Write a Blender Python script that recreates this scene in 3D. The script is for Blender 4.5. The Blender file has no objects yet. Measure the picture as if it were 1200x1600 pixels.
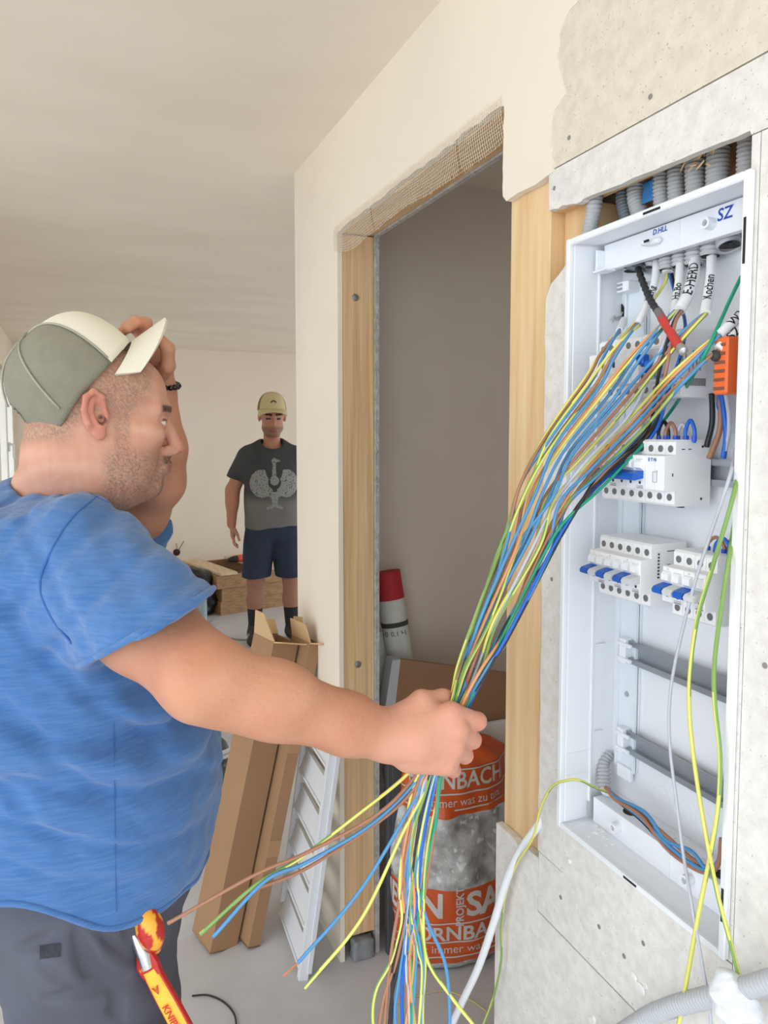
import bpy, bmesh, math, random
import numpy as np
from mathutils import Vector, Matrix

# ------------------------------------------------------------------ camera, world, light, exposure
SC = bpy.context.scene
COL = SC.collection
FPX = 1150.0; YAW = math.radians(22.7); PITCH = math.radians(4.0); YC = 756.4
CAM = np.array([0.0, 0.0, 1.58])
F_ = np.array([math.sin(YAW)*math.cos(PITCH), math.cos(YAW)*math.cos(PITCH), -math.sin(PITCH)])
R_ = np.array([math.cos(YAW), -math.sin(YAW), 0.0])
U_ = np.cross(R_, F_)
FH = np.array([math.sin(YAW), math.cos(YAW), 0.0])

cd = bpy.data.cameras.new('camera'); cam = bpy.data.objects.new('camera', cd); COL.objects.link(cam)
cd.sensor_fit = 'HORIZONTAL'; cd.sensor_width = 36.0; cd.lens = 36.0*FPX/1200.0
cd.shift_y = -(800-YC)/1200.0
cd.clip_start = 0.02; cd.clip_end = 100
cam.location = CAM
rot = Matrix((R_, U_, -F_)).transposed()
cam.rotation_euler = rot.to_euler()
SC.camera = cam

wd = bpy.data.worlds.new('sky'); SC.world = wd; wd.use_nodes = True
bg = wd.node_tree.nodes['Background']
bg.inputs[0].default_value = (0.86, 0.93, 1.0, 1); bg.inputs[1].default_value = 3.2

def area(name, loc, target, sx, sy, power, color=(1, 1, 1), portal=False):
    l = bpy.data.lights.new(name, 'AREA'); l.shape = 'RECTANGLE'; l.size = sx; l.size_y = sy
    l.energy = power; l.color = color
    o = bpy.data.objects.new(name, l); COL.objects.link(o); o.location = loc
    d = Vector(target)-Vector(loc); o.rotation_euler = d.to_track_quat('-Z', 'Y').to_euler()
    if portal: l.cycles.is_portal = True
    return o
area('sky_portal_terrace', (-0.45, -1.45, 1.15), (-0.45, 1, 1.15), 2.6, 2.3, 1, portal=True)
area('sky_portal_side', (-1.75, 0.35, 1.15), (0, 0.35, 1.15), 3.5, 2.3, 1, portal=True)
area('sky_portal_window', (-0.62, 6.95, 1.45), (1, 6.95, 1.45), 1.45, 1.4, 1, portal=True)

area('sky_portal_far', (3.97, 5.1, .98), (0, 5.1, .98), 3.9, 1.9, 1, portal=True)
SC.view_settings.view_transform = 'Standard'; SC.view_settings.look = 'None'
SC.view_settings.gamma = 1.0; SC.view_settings.use_curve_mapping = False
SC.view_settings.exposure = -0.07
try:
    SC.cycles.use_denoising = True
    SC.cycles.max_bounces = 10; SC.cycles.diffuse_bounces = 6; SC.cycles.sample_clamp_indirect = 6
except Exception: pass

# ------------------------------------------------------------------ pixel -> place (measuring from the photograph, 1200 x 1600)
def ray(x, y): return F_*FPX + R_*(x-600.0) + U_*(YC-y)
def on(x, y, i, v):
    d = ray(x, y); return CAM + d*((v-CAM[i])/d[i])
def oX(x, y, v=0.69): return on(x, y, 0, v)
def oY(x, y, v): return on(x, y, 1, v)
def oZ(x, y, v=0.0): return on(x, y, 2, v)
def oD(x, y, d): return CAM + ray(x, y)/FPX*d
def V3(*a): return np.array(a, float)
def unit(v): v = np.asarray(v, float); return v/np.linalg.norm(v)

# ------------------------------------------------------------------ materials
def lin(c):
    o = []
    for v in c[:3]:
        v = v/255.0
        o.append(v/12.92 if v <= 0.04045 else ((v+0.055)/1.055)**2.4)
    return (*o, 1.0)
MATS = {}
def mat(name, rgb, rough=0.6, metal=0.0, var=None, bump=None, rgb2=None, spec=0.5, coat=0.0, stretch=None, attr=None, alpha=None, trans=0.0, sheen=0.0, specks=None, detail=4.0, sss=0.0):
    """var=(scale, amount 0..1 towards rgb2), bump=(scale, strength), stretch=(x,y,z) scaling of the coordinates."""
    if name in MATS: return MATS[name]
    m = bpy.data.materials.new(name); m.use_nodes = True; MATS[name] = m
    nt = m.node_tree; N = nt.nodes; L = nt.links
    b = N['Principled BSDF']
    b.inputs['Roughness'].default_value = rough; b.inputs['Metallic'].default_value = metal
    b.inputs['Specular IOR Level'].default_value = spec; b.inputs['Coat Weight'].default_value = coat
    b.inputs['Transmission Weight'].default_value = trans
    b.inputs['Sheen Weight'].default_value = sheen
    if sss:
        b.inputs['Subsurface Weight'].default_value = sss; b.inputs['Subsurface Radius'].default_value = (0.012, 0.005, 0.003)
        b.inputs['Subsurface Scale'].default_value = 1.0
    if alpha is not None: b.inputs['Alpha'].default_value = alpha
    tc = N.new('ShaderNodeTexCoord'); mp = N.new('ShaderNodeMapping'); L.new(tc.outputs['Object'], mp.inputs[0])
    if stretch: mp.inputs['Scale'].default_value = stretch
    col = None
    if attr:
        a = N.new('ShaderNodeAttribute'); a.attribute_name = attr; col = a.outputs['Color']
    if var:
        n = N.new('ShaderNodeTexNoise'); n.inputs['Scale'].default_value = var[0]; n.inputs['Detail'].default_value = detail
        L.new(mp.outputs[0], n.inputs['Vector'])
        mr = N.new('ShaderNodeMapRange'); mr.inputs['From Min'].default_value = 0.35; mr.inputs['From Max'].default_value = 0.68
        mr.inputs['To Max'].default_value = var[1]; L.new(n.outputs['Fac'], mr.inputs['Value'])
        mx = N.new('ShaderNodeMix'); mx.data_type = 'RGBA'
        L.new(mr.outputs[0], mx.inputs['Factor'])
        if col is not None: L.new(col, mx.inputs['A'])
        else: mx.inputs['A'].default_value = lin(rgb)
        mx.inputs['B'].default_value = lin(rgb2 if rgb2 else [c*0.8 for c in rgb])
        col = mx.outputs['Result']
    if specks:   # (scale, threshold, rgb)
        v = N.new('ShaderNodeTexNoise'); v.inputs['Scale'].default_value = specks[0]; v.inputs['Detail'].default_value = 2.0
        L.new(tc.outputs['Object'], v.inputs['Vector'])
        r2 = N.new('ShaderNodeMapRange'); r2.inputs['From Min'].default_value = specks[1]; r2.inputs['From Max'].default_value = specks[1]+0.06
        r2.inputs['To Max'].default_value = 0.8; L.new(v.outputs['Fac'], r2.inputs['Value'])
        m2 = N.new('ShaderNodeMix'); m2.data_type = 'RGBA'; L.new(r2.outputs[0], m2.inputs['Factor'])
        if col is not None: L.new(col, m2.inputs['A'])
        else: m2.inputs['A'].default_value = lin(rgb)
        m2.inputs['B'].default_value = lin(specks[2]); col = m2.outputs['Result']
    if col is not None: L.new(col, b.inputs['Base Color'])
    else: b.inputs['Base Color'].default_value = lin(rgb)
    if bump:
        n2 = N.new('ShaderNodeTexNoise'); n2.inputs['Scale'].default_value = bump[0]; n2.inputs['Detail'].default_value = 6.0
        L.new(mp.outputs[0], n2.inputs['Vector'])
        bp = N.new('ShaderNodeBump'); bp.inputs['Strength'].default_value = bump[1]; bp.inputs['Distance'].default_value = 0.01
        L.new(n2.outputs['Fac'], bp.inputs['Height']); L.new(bp.outputs[0], b.inputs['Normal'])
    return m

def wood(name, rgb, rgb2, stretch):
    return mat(name, rgb, rough=0.65, var=(3.0, 0.9), rgb2=rgb2, stretch=stretch, bump=(6.0, 0.15), detail=6.0)

# ------------------------------------------------------------------ geometry helpers: a geom is (V n x 3, list of faces)
def join(*gs):
    V = []; F = []; o = 0
    for v, f in gs:
        V.append(np.asarray(v, float).reshape(-1, 3)); F += [tuple(i+o for i in q) for q in f]; o += len(V[-1])
    return np.vstack(V), F
_bm_cache = {}
def box(c, s, bev=0.0, rot=None):
    """box of size s about c; rot a 3x3 whose columns are the box axes"""
    s = np.asarray(s, float); key = (tuple(np.round(s, 5)), bev)
    if key not in _bm_cache:
        if bev <= 0:
            v = np.array([[x, y, z] for x in (-.5, .5) for y in (-.5, .5) for z in (-.5, .5)])*s
            f = [(0, 1, 3, 2), (4, 6, 7, 5), (0, 4, 5, 1), (2, 3, 7, 6), (0, 2, 6, 4), (1, 5, 7, 3)]
        else:
            bm = bmesh.new(); bmesh.ops.create_cube(bm, size=1.0)
            for q in bm.verts: q.co = Vector((q.co.x*s[0], q.co.y*s[1], q.co.z*s[2]))
            bmesh.ops.bevel(bm, geom=bm.edges[:], offset=min(bev, 0.45*min(s)), segments=1, affect='EDGES')
            v = np.array([q.co[:] for q in bm.verts]); bm.verts.index_update()
            f = [tuple(q.index for q in p.verts) for p in bm.faces]; bm.free()
        _bm_cache[key] = (v, f)
    v, f = _bm_cache[key]
    v = v if rot is None else v @ np.asarray(rot, float).T
    return v+np.asarray(c, float), f
def bb(x0, x1, y0, y1, z0, z1, bev=0.0):
    return box(((x0+x1)/2, (y0+y1)/2, (z0+z1)/2), (abs(x1-x0), abs(y1-y0), abs(z1-z0)), bev)
def spline(pts, n=48):
    """centripetal-ish Catmull-Rom through pts (any dimension), n samples evenly spaced by length"""
    P = np.asarray(pts, float)
    if len(P) < 3:
        t = np.linspace(0, 1, n)[:, None]; return P[0]*(1-t)+P[-1]*t
    Q = np.vstack([2*P[0]-P[1], P, 2*P[-1]-P[-2]])
    out = []
    for i in range(1, len(Q)-2):
        p0, p1, p2, p3 = Q[i-1:i+3]; t = np.linspace(0, 1, 16, endpoint=False)[:, None]
        out.append(0.5*((2*p1)+(-p0+p2)*t+(2*p0-5*p1+4*p2-p3)*t*t+(-p0+3*p1-3*p2+p3)*t**3))
    out.append(Q[-2:-1]); S = np.vstack(out)
    d = np.r_[0, np.cumsum(np.linalg.norm(np.diff(S[:, :3], axis=0), axis=1))]
    u = np.linspace(0, d[-1], n)
    return np.stack([np.interp(u, d, S[:, k]) for k in range(S.shape[1])], 1)
def frames(P):
    T = np.gradient(P, axis=0); T /= np.linalg.norm(T, axis=1)[:, None]+1e-12
    ref = V3(0, 0, 1) if abs(T[0][2]) < 0.9 else V3(1, 0, 0)
    n = unit(np.cross(np.cross(T[0], ref), T[0])); Ns = []
    for t in T:
        n = n-t*(n@t); n = unit(n); Ns.append(n)
    Ns = np.array(Ns); return T, Ns, np.cross(T, Ns)
def sweep(P, r, seg=10, caps=True):
    """tube along the exact points P; r scalar or per point"""
    P = np.asarray(P, float); n = len(P); r = np.broadcast_to(np.asarray(r, float), (n,))
    T, A, B = frames(P); th = np.linspace(0, 2*math.pi, seg, endpoint=False)
    V = (P[:, None]+r[:, None, None]*(np.cos(th)[None, :, None]*A[:, None]+np.sin(th)[None, :, None]*B[:, None])).reshape(-1, 3)
    F = [(i*seg+j, i*seg+(j+1) % seg, (i+1)*seg+(j+1) % seg, (i+1)*seg+j) for i in range(n-1) for j in range(seg)]
    if caps: F += [tuple(range(seg))[::-1], tuple((n-1)*seg+j for j in range(seg))]
    return V, F
def tube(pts, r, n=48, seg=8, caps=True): return sweep(spline(pts, n), r, seg, caps)
def corrugated(pts, r, pitch=0.0052, seg=20, depth=0.19):
    S = spline(pts, 60); L = np.sum(np.linalg.norm(np.diff(S, axis=0), axis=1))
    k = max(4, int(L/pitch)); P = spline(pts, k*4+1)
    prof = np.array([1, 1, 1-depth, 1-depth])
    rr = r*np.r_[np.tile(prof, k), 1]
    return sweep(P, rr, seg, False)
def lathe(prof, o, ax, seg=24, caps=True):
    """profile [(radius, height)] about axis ax from o"""
    ax = unit(ax); P = np.array([np.asarray(o)+ax*h for _, h in prof])
    ref = V3(0, 0, 1) if abs(ax[2]) < 0.9 else V3(1, 0, 0)
    a = unit(np.cross(ax, ref)); b = np.cross(ax, a); th = np.linspace(0, 2*math.pi, seg, endpoint=False); n = len(prof)
    r = np.array([q[0] for q in prof])
    V = (P[:, None]+r[:, None, None]*(np.cos(th)[None, :, None]*a+np.sin(th)[None, :, None]*b)).reshape(-1, 3)
    F = [(i*seg+j, i*seg+(j+1) % seg, (i+1)*seg+(j+1) % seg, (i+1)*seg+j) for i in range(n-1) for j in range(seg)]
    if caps: F += [tuple(range(seg))[::-1], tuple((n-1)*seg+j for j in range(seg))]
    return V, F
def prism(poly, o, ex, ey, ez, d):
    """polygon (list of 2D) in axes ex, ey at o, extruded by d along ez (both caps)"""
    o, ex, ey, ez = [np.asarray(q, float) for q in (o, ex, ey, ez)]
    A = np.array([o+ex*x+ey*y for x, y in poly]); n = len(poly)
    V = np.vstack([A, A+ez*d])
    F = [tuple(range(n))[::-1], tuple(range(n, 2*n))]+[(i, (i+1) % n, n+(i+1) % n, n+i) for i in range(n)]
    return V, F
def gridsurf(fn, nu, nv, u0=0., u1=1., v0=0., v1=1., wrap=False):
    us = np.linspace(u0, u1, nu, endpoint=not wrap); vs = np.linspace(v0, v1, nv)
    V = np.array([fn(u, v) for v in vs for u in us])
    m = nu if wrap else nu-1
    F = [(j*nu+i, j*nu+(i+1) % nu, (j+1)*nu+(i+1) % nu, (j+1)*nu+i) for j in range(nv-1) for i in range(m)]
    return V, F
def text_geom(s, size=1.0, shear=0.0, bold=0.0, sub=0.0, align='CENTER', space=1.0):
    c = bpy.data.curves.new('lettering', 'FONT'); c.body = s; c.size = size; c.align_x = align; c.align_y = 'CENTER'
    c.shear = shear; c.offset = bold; c.space_character = space; c.resolution_u = 3
    o = bpy.data.objects.new('lettering', c); COL.objects.link(o)
    dg = bpy.context.evaluated_depsgraph_get(); me = bpy.data.meshes.new_from_object(o.evaluated_get(dg))
    bm = bmesh.new(); bm.from_mesh(me); bmesh.ops.triangulate(bm, faces=bm.faces[:])
    for _ in range(4):
        if sub <= 0: break
        es = [e for e in bm.edges if e.calc_length() > sub]
        if not es: break
        bmesh.ops.subdivide_edges(bm, edges=es, cuts=1); bmesh.ops.triangulate(bm, faces=bm.faces[:])
    bm.verts.index_update()
    V = np.array([v.co[:] for v in bm.verts]).reshape(-1, 3); F = [tuple(v.index for v in f.verts) for f in bm.faces]
    bm.free(); bpy.data.objects.remove(o); bpy.data.curves.remove(c); bpy.data.meshes.remove(me)
    return V, F
def flat_text(s, o, ex, ey, size, **k):
    V, F = text_geom(s, size, **k); o, ex, ey = [np.asarray(q, float) for q in (o, ex, ey)]
    return o+V[:, :1]*ex+V[:, 1:2]*ey, F

# ------------------------------------------------------------------ objects
def tag(o, label=None, cat=None, group=None, kind=None):
    if label: o['label'] = label
    if cat: o['category'] = cat
    if group: o['group'] = group
    if kind: o['kind'] = kind
    return o
WLOC = {}
def empty(name, loc, label=None, cat=None, group=None, kind=None):
    o = bpy.data.objects.new(name, None); COL.objects.link(o); o.location = [float(q) for q in loc]; o.empty_display_size = 0.05
    WLOC[o.name] = np.asarray(loc, float)
    return tag(o, label, cat, group, kind)
def obj(name, g, m, parent=None, smooth=True, label=None, cat=None, group=None, kind=None, angle=40, colors=None, attr='Col'):
    V, F = g; V = np.asarray(V, float)
    lo, hi = V.min(0), V.max(0); c = np.array([(lo[0]+hi[0])/2, (lo[1]+hi[1])/2, lo[2]])
    me = bpy.data.meshes.new(name); me.from_pydata((V-c).tolist(), [], [tuple(int(i) for i in f) for f in F])
    if colors is not None:
        ca = me.color_attributes.new(attr, 'FLOAT_COLOR', 'POINT')
        cc = np.ones((len(V), 4), np.float32); cc[:, :3] = colors; ca.data.foreach_set('color', cc.ravel())
    if smooth:
        me.polygons.foreach_set('use_smooth', [True]*len(me.polygons))
        if angle: 
            try: me.set_sharp_from_angle(angle=math.radians(angle))
            except Exception: pass
    me.update()
    if m is not None: me.materials.append(m)
    o = bpy.data.objects.new(name, me); COL.objects.link(o)
    place(o, c, parent)
    return tag(o, label, cat, group, kind)
def place(o, c, parent):
    WLOC[o.name] = np.asarray(c, float)
    if parent is not None:
        o.parent = parent; o.location = [float(q) for q in np.asarray(c)-WLOC[parent.name]]
    else: o.location = [float(q) for q in c]
def copy_to(src, delta, parent):
    """another object with the same mesh, moved by delta in the world"""
    o = src.copy(); COL.objects.link(o); place(o, WLOC[src.name]+np.asarray(delta, float), parent); return o

# ------------------------------------------------------------------ organic shapes: distance fields turned into meshes
def smin(a, b, k):
    if k <= 0: return np.minimum(a, b)
    h = np.clip(0.5+0.5*(b-a)/k, 0, 1); return b*(1-h)+a*h-k*h*(1-h)
def smax(a, b, k): return -smin(-a, -b, k)
def ell(P, c, r, ax=None):
    q = P-np.asarray(c, np.float32)
    if ax is not None: q = q @ np.asarray(ax, np.float32)      # columns are the axes
    r = np.asarray(r, np.float32)
    k0 = np.sqrt(((q/r)**2).sum(1)); k1 = np.sqrt(((q/(r*r))**2).sum(1))+1e-6
    return k0*(k0-1)/k1
def cone(P, a, b, ra, rb):
    a = np.asarray(a, np.float32); b = np.asarray(b, np.float32); ba = b-a
    pa = P-a; h = np.clip(pa @ ba/max(float(ba @ ba), 1e-9), 0, 1)
    return np.sqrt(((pa-h[:, None]*ba)**2).sum(1))-(ra+(rb-ra)*h)
def chain(P, pts, rs, k=0.01):
    d = None
    for i in range(len(pts)-1):
        q = cone(P, pts[i], pts[i+1], rs[i], rs[i+1]); d = q if d is None else smin(d, q, k)
    return d
def rbox(P, c, s, r, ax=None):
    q = P-np.asarray(c, np.float32)
    if ax is not None: q = q @ np.asarray(ax, np.float32)
    q = np.abs(q)-(np.asarray(s, np.float32)-r)
    return np.sqrt((np.maximum(q, 0)**2).sum(1))+np.minimum(q.max(1), 0)-r
def wob(P, f, seed=0):
    """cheap smooth noise about -1..1"""
    rs = np.random.RandomState(seed); o = 0
    for i in range(4):
        k = rs.normal(size=3); k = k/np.linalg.norm(k)*f*(0.7+0.5*i); ph = rs.uniform(0, 6.28)
        w = P @ rs.normal(size=3).astype(np.float32)*f*0.6
        o = o+np.sin(P @ k.astype(np.float32)+ph+0.8*np.sin(w))/(1+0.5*i)
    return o/2.2
def sdf_mesh(fn, lo, hi, h):
    lo = np.asarray(lo, np.float32); hi = np.asarray(hi, np.float32); B = 4
    nb = np.ceil((hi-lo)/(h*B)).astype(int); n = nb*B
    ax = [lo[i]+h*(B*np.arange(nb[i])+(B-1)/2) for i in range(3)]
    C = np.stack(np.meshgrid(*ax, indexing='ij'), -1).reshape(-1, 3).astype(np.float32)
    dc = fn(C).astype(np.float32); act = np.abs(dc) < h*B*1.25
    S = np.repeat(np.repeat(np.repeat(dc.reshape(nb), B, 0), B, 1), B, 2)
    off = np.stack(np.meshgrid(*[np.arange(B)]*3, indexing='ij'), -1).reshape(-1, 3)
    bi = np.stack(np.unravel_index(np.nonzero(act)[0], nb), 1)
    for s in range(0, len(bi), 20000):
        g = (bi[s:s+20000, None]*B+off[None]).reshape(-1, 3)
        S[g[:, 0], g[:, 1], g[:, 2]] = fn((lo+g*h).astype(np.float32))
    I = S < 0
    cnt = np.zeros(n-1, np.int8)
    for a in (0, 1):
        for b in (0, 1):
            for c in (0, 1): cnt += I[a:n[0]-1+a, b:n[1]-1+b, c:n[2]-1+c]
    cells = np.argwhere((cnt > 0) & (cnt < 8))
    acc = np.zeros((len(cells), 3)); num = np.zeros(len(cells))
    cor = [(a, b, c) for a in (0, 1) for b in (0, 1) for c in (0, 1)]
    vals = {c: S[cells[:, 0]+c[0], cells[:, 1]+c[1], cells[:, 2]+c[2]] for c in cor}
    for c in cor:
        for k in range(3):
            if c[k] == 0:
                e = list(c); e[k] = 1; e = tuple(e); va, vb = vals[c], vals[e]
                m = (va < 0) != (vb < 0); t = np.where(m, va/np.where(m, va-vb, 1), 0)
                p = np.tile(np.array(c, float), (len(cells), 1)); p[:, k] += t
                acc += p*m[:, None]; num += m
    V = lo+h*(cells+acc/np.maximum(num, 1)[:, None])
    ix = -np.ones(n-1, np.int32); ix[cells[:, 0], cells[:, 1], cells[:, 2]] = np.arange(len(cells))
    Fs = []
    for k in range(3):
        u, v = [(1, 2), (2, 0), (0, 1)][k]
        sl = [slice(None)]*3; sl2 = [slice(None)]*3; sl[k] = slice(0, n[k]-1); sl2[k] = slice(1, n[k])
        e = np.argwhere(I[tuple(sl)] != I[tuple(sl2)])
        e = e[(e[:, u] > 0) & (e[:, v] > 0) & (e[:, u] < n[u]-1) & (e[:, v] < n[v]-1)]
        def cell(du, dv):
            q = e.copy(); q[:, u] -= du; q[:, v] -= dv; return ix[q[:, 0], q[:, 1], q[:, 2]]
        q = np.stack([cell(1, 1), cell(0, 1), cell(0, 0), cell(1, 0)], 1)
        ins = I[e[:, 0], e[:, 1], e[:, 2]]
        q[~ins] = q[~ins][:, ::-1]; Fs.append(q)
    Fq = np.vstack(Fs); Fq = Fq[(Fq >= 0).all(1)]
    return V, Fq.tolist()
def trace(fn, o, d, steps=60, maxd=3.0):
    """points where rays from o along d meet the field"""
    o = np.asarray(o, np.float32); d = np.asarray(d, np.float32); t = np.zeros(len(o), np.float32)
    for _ in range(steps):
        t = t+np.clip(fn(o+d*t[:, None]), -0.02, 0.2)*0.8
    return o+d*t[:, None]
def sstep(x, a, b):
    t = np.clip((x-a)/(b-a), 0, 1); return t*t*(3-2*t)
def mixc(A, B, t): return A*(1-t[:, None])+np.asarray(B)*t[:, None]
def L3(*c): return np.array(lin(c)[:3])

# ------------------------------------------------------------------ the setting
random.seed(4); rng = np.random.RandomState(4)
ZC = 2.43          # ceiling
XW = 0.69          # face of the partition wall
M_PLASTER = mat('plaster_warm', (240, 230, 213), 0.9, var=(2.2, 0.5), rgb2=(226, 216, 202), bump=(14, 0.10))
M_CEIL = mat('plaster_ceiling', (243, 234, 219), 0.9, var=(1.3, 0.7), rgb2=(232, 221, 205), bump=(6, 0.10), stretch=(1, 2.2, 1))
M_BACKW = mat('plaster_back', (243, 232, 216), 0.92, var=(1.5, 0.4), rgb2=(230, 220, 206), bump=(10, 0.06))
M_CLOSET = mat('plaster_closet', (240, 231, 221), 0.92, var=(3, 0.5), rgb2=(228, 218, 208), bump=(12, 0.08))
M_FIBRE = mat('fibreboard', (230, 227, 222), 0.9, var=(60, 0.5), rgb2=(203, 197, 190), bump=(160, 0.12), specks=(260, 0.68, (178, 168, 158)))
M_FIBRE2 = mat('fibreboard_warm', (224, 215, 200), 0.9, var=(50, 0.6), rgb2=(206, 195, 178), bump=(150, 0.12), specks=(240, 0.67, (176, 160, 142)))
M_FIBEDGE = mat('board_edge', (196, 194, 192), 0.95, var=(60, 0.8), rgb2=(160, 156, 150), bump=(120, 0.6))
M_FLOOR = mat('screed', (204, 203, 204), 0.75, var=(4, 0.7), rgb2=(184, 182, 182), bump=(30, 0.12), specks=(55, 0.70, (205, 205, 206)))
M_STUD = wood('spruce_upright', (238, 208, 164), (220, 180, 128), (14, 14, 1.1))
M_STUD2 = wood('spruce_laminated', (230, 198, 154), (206, 166, 118), (26, 26, 0.7))
M_BEAM = wood('spruce_lying', (234, 202, 156), (210, 168, 116), (14, 1.1, 14))
M_STEEL = mat('zinc_steel', (190, 192, 196), 0.35, metal=0.9)
M_DARK = mat('hole_shade', (38, 36, 34), 0.9)  # flat dark pieces in this colour stand in for shade inside holes and slots

obj('floor', bb(-1.75, 4.2, -1.45, 8.0, -0.05, 0), M_FLOOR, smooth=False, kind='structure')
obj('ground_terrace_bounce', bb(-9, 5, -9, -1.45, -0.08, -0.03), mat('bounce_ground', (228, 225, 219), 0.85, var=(2, 0.5)), smooth=False, kind='structure')  # unseen pale ground, added to bounce daylight up to the ceiling
obj('ground_yard', bb(-9, -1.75, -1.45, 9, -0.08, -0.03), MATS['bounce_ground'], smooth=False, kind='structure')
obj('ceiling', bb(-1.9, 4.2, -1.6, 8.0, ZC, ZC+0.12), M_CEIL, smooth=False, kind='structure')

# back wall with the open junction box
wb = obj('wall_back', bb(-0.7, 4.2, 7.8, 7.95, 0, ZC), M_BACKW, smooth=False, kind='structure')
wfar = empty('wall_far', (4.0, 5.1, 0), kind='structure')      # unseen wall; its wide opening is added to light the far room
for q in [(2.41, 3.1, 0, ZC), (7.1, 7.8, 0, ZC), (3.1, 7.1, 1.95, ZC)]: obj('wall_section', bb(4.0, 4.15, *q), M_BACKW, wfar, smooth=False)
obj('ground_garden', bb(4.2, 9, 1, 9, -0.08, -0.03), MATS['bounce_ground'], smooth=False, kind='structure')
# left wall with a window
wl = empty('wall_left', (-0.53, 5.3, 0), kind='structure')
for i, q in enumerate([(2.9, 6.2, 0, ZC), (7.72, 7.8, 0, ZC), (6.2, 7.72, 0, 0.80), (6.2, 7.72, 2.12, ZC)]):
    obj('wall_section', bb(-0.68, -0.53, q[0], q[1], q[2], q[3]), M_BACKW, wl, smooth=False)
obj('wall_step', bb(-1.9, -0.68, 2.9, 3.05, 0, ZC), M_BACKW, smooth=False, kind='structure')
# facade beside and behind the photographer: posts and lintels around the open terrace doors
wf = empty('wall_front', (-0.5, -1.5, 0), kind='structure')
for q in [(-1.9, -1.75, -1.6, -1.45, 0, ZC), (0.85, 1.0, -1.6, -1.45, 0, ZC), (-1.75, 0.85, -1.6, -1.45, 2.38, ZC), (-1.9, -1.75, -1.45, -1.40, 0, ZC), (-1.9, -1.75, 2.1, 2.9, 0, ZC), (-1.9, -1.75, -1.4, 2.1, 2.38, ZC)]:
    obj('wall_section', bb(*q), M_BACKW, wf, smooth=False)

M_PVC = mat('white_pvc', (240, 240, 236), 0.35)
M_GLASS = mat('window_glass', (235, 245, 250), 0.02, alpha=0.12, spec=0.5)
wn = empty('window_1', (-0.58, 6.95, 0.8), kind='structure')
def rect_frame(x0, x1, y0, y1, z0, z1, w):
    return join(bb(x0, x1, y0, y1, z0, z0+w, .003), bb(x0, x1, y0, y1, z1-w, z1, .003), bb(x0, x1, y0, y0+w, z0+w, z1-w, .003), bb(x0, x1, y1-w, y1, z0+w, z1-w, .003))
obj('window_frame', rect_frame(-0.64, -0.57, 6.2, 7.72, 0.8, 2.12, 0.05), M_PVC, wn, smooth=False)
for k, (a, b) in enumerate([(6.25, 6.96), (6.96, 7.67)]):
    s = obj('casement', rect_frame(-0.60, -0.53, a, b, 0.85, 2.07, 0.075), M_PVC, wn, smooth=False)
    obj('pane', bb(-0.575, -0.571, a+.07, b-.07, 0.92, 2.0), M_GLASS, s, smooth=False)
h = obj('window_handle', join(bb(-0.53, -0.515, 7.0, 7.03, 1.42, 1.50, .004), bb(-0.515, -0.485, 7.005, 7.025, 1.47, 1.49, .004), bb(-0.497, -0.48, 7.0, 7.03, 1.36, 1.49, .006)), M_PVC, wn)
# ledge line of the ceiling downstand near the window wall
# ---- partition wall with the doorway
wr = empty('wall_right', (0.75, 0.6, 0), kind='structure')
def yz(px, py, x=XW): q = oX(px, py, x); return q[1], q[2]
edge = [(906, 0), (893, 14), (884, 28), (879, 40), (874, 55), (875, 70), (871, 84), (873, 101), (877, 115), (881, 130), (885, 147), (879, 155), (874, 164), (868, 172), (864, 182), (861, 195), (862, 207), (859, 220), (863, 232), (862, 243), (867, 252), (864, 260), (866, 268)]
poly = [yz(*q) for q in edge]
poly = [(poly[0][0]-0.004, ZC)]+poly+[(0.988, 1.979), (1.02, 1.975), (1.07, 1.977), (1.106, 1.974), (1.117, 1.985)]
for i in range(9): poly.append((1.117+rng.uniform(-.0015, .0015), 2.0+0.135*i/8))
for i in range(25): poly.append((1.13+0.85*i/25, 2.140+rng.uniform(-.004, .003)))
poly += [(1.983, 2.135), (1.983, 1.2), (1.981, 0.6), (1.983, 0.0), (2.412, 0.0), (2.412, ZC)]
def wall_prism(poly, x0, x1): return prism([(y, z) for y, z in poly], (x0, 0, 0), (0, 1, 0), (0, 0, 1), (1, 0, 0), x1-x0)
obj('plaster_face', wall_prism(poly, 0.6885, 0.7025), M_PLASTER, wr, smooth=False)
def jag(a, b, n, amp):
    a = np.array(a, float); b = np.array(b, float); d = b-a; nn = np.array([-d[1], d[0]])/np.linalg.norm(d)
    return [tuple(a+d*i/n+nn*(rng.uniform(-amp, amp) if 0 < i < n else 0)) for i in range(n+1)]
obj('board', wall_prism([(-1.45, 1.986), (1.10, 1.986), (1.10, ZC), (-1.45, ZC)], 0.691, 0.7025), M_FIBRE2, wr, smooth=False)
obj('board', wall_prism([(-1.45, 1.9835), (-1.45, 1.905), (0.610, 1.905)]+jag((0.612, 1.910), (0.90, 1.919), 14, .0015)+jag((0.905, 1.917), (0.984, 1.925), 7, .003)+[(0.986, 1.9835)], 0.6905, 0.7025), M_FIBRE, wr, smooth=False)
obj('board', wall_prism([(-1.45, 1.9035), (0.5965, 1.9035), (0.5965, 0.798), (-1.45, 0.798)], 0.6905, 0.7025), M_FIBRE, wr, smooth=False)
obj('board', wall_prism([(0.5978, 1.9035), (0.609, 1.9035), (0.6045, 0.962), (0.5978, 0.962)], 0.6905, 0.7025), M_FIBRE, wr, smooth=False)
lj = jag((0.9875, 0.888), (0.9885, 1.79), 30, .0016)
obj('board', wall_prism([(0.921, 0.888)]+lj+[(0.975, 1.812), (0.955, 1.822), (0.94, 1.832), (0.9265, 1.834)], 0.6905, 0.7025), M_FIBRE, wr, smooth=False)
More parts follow.
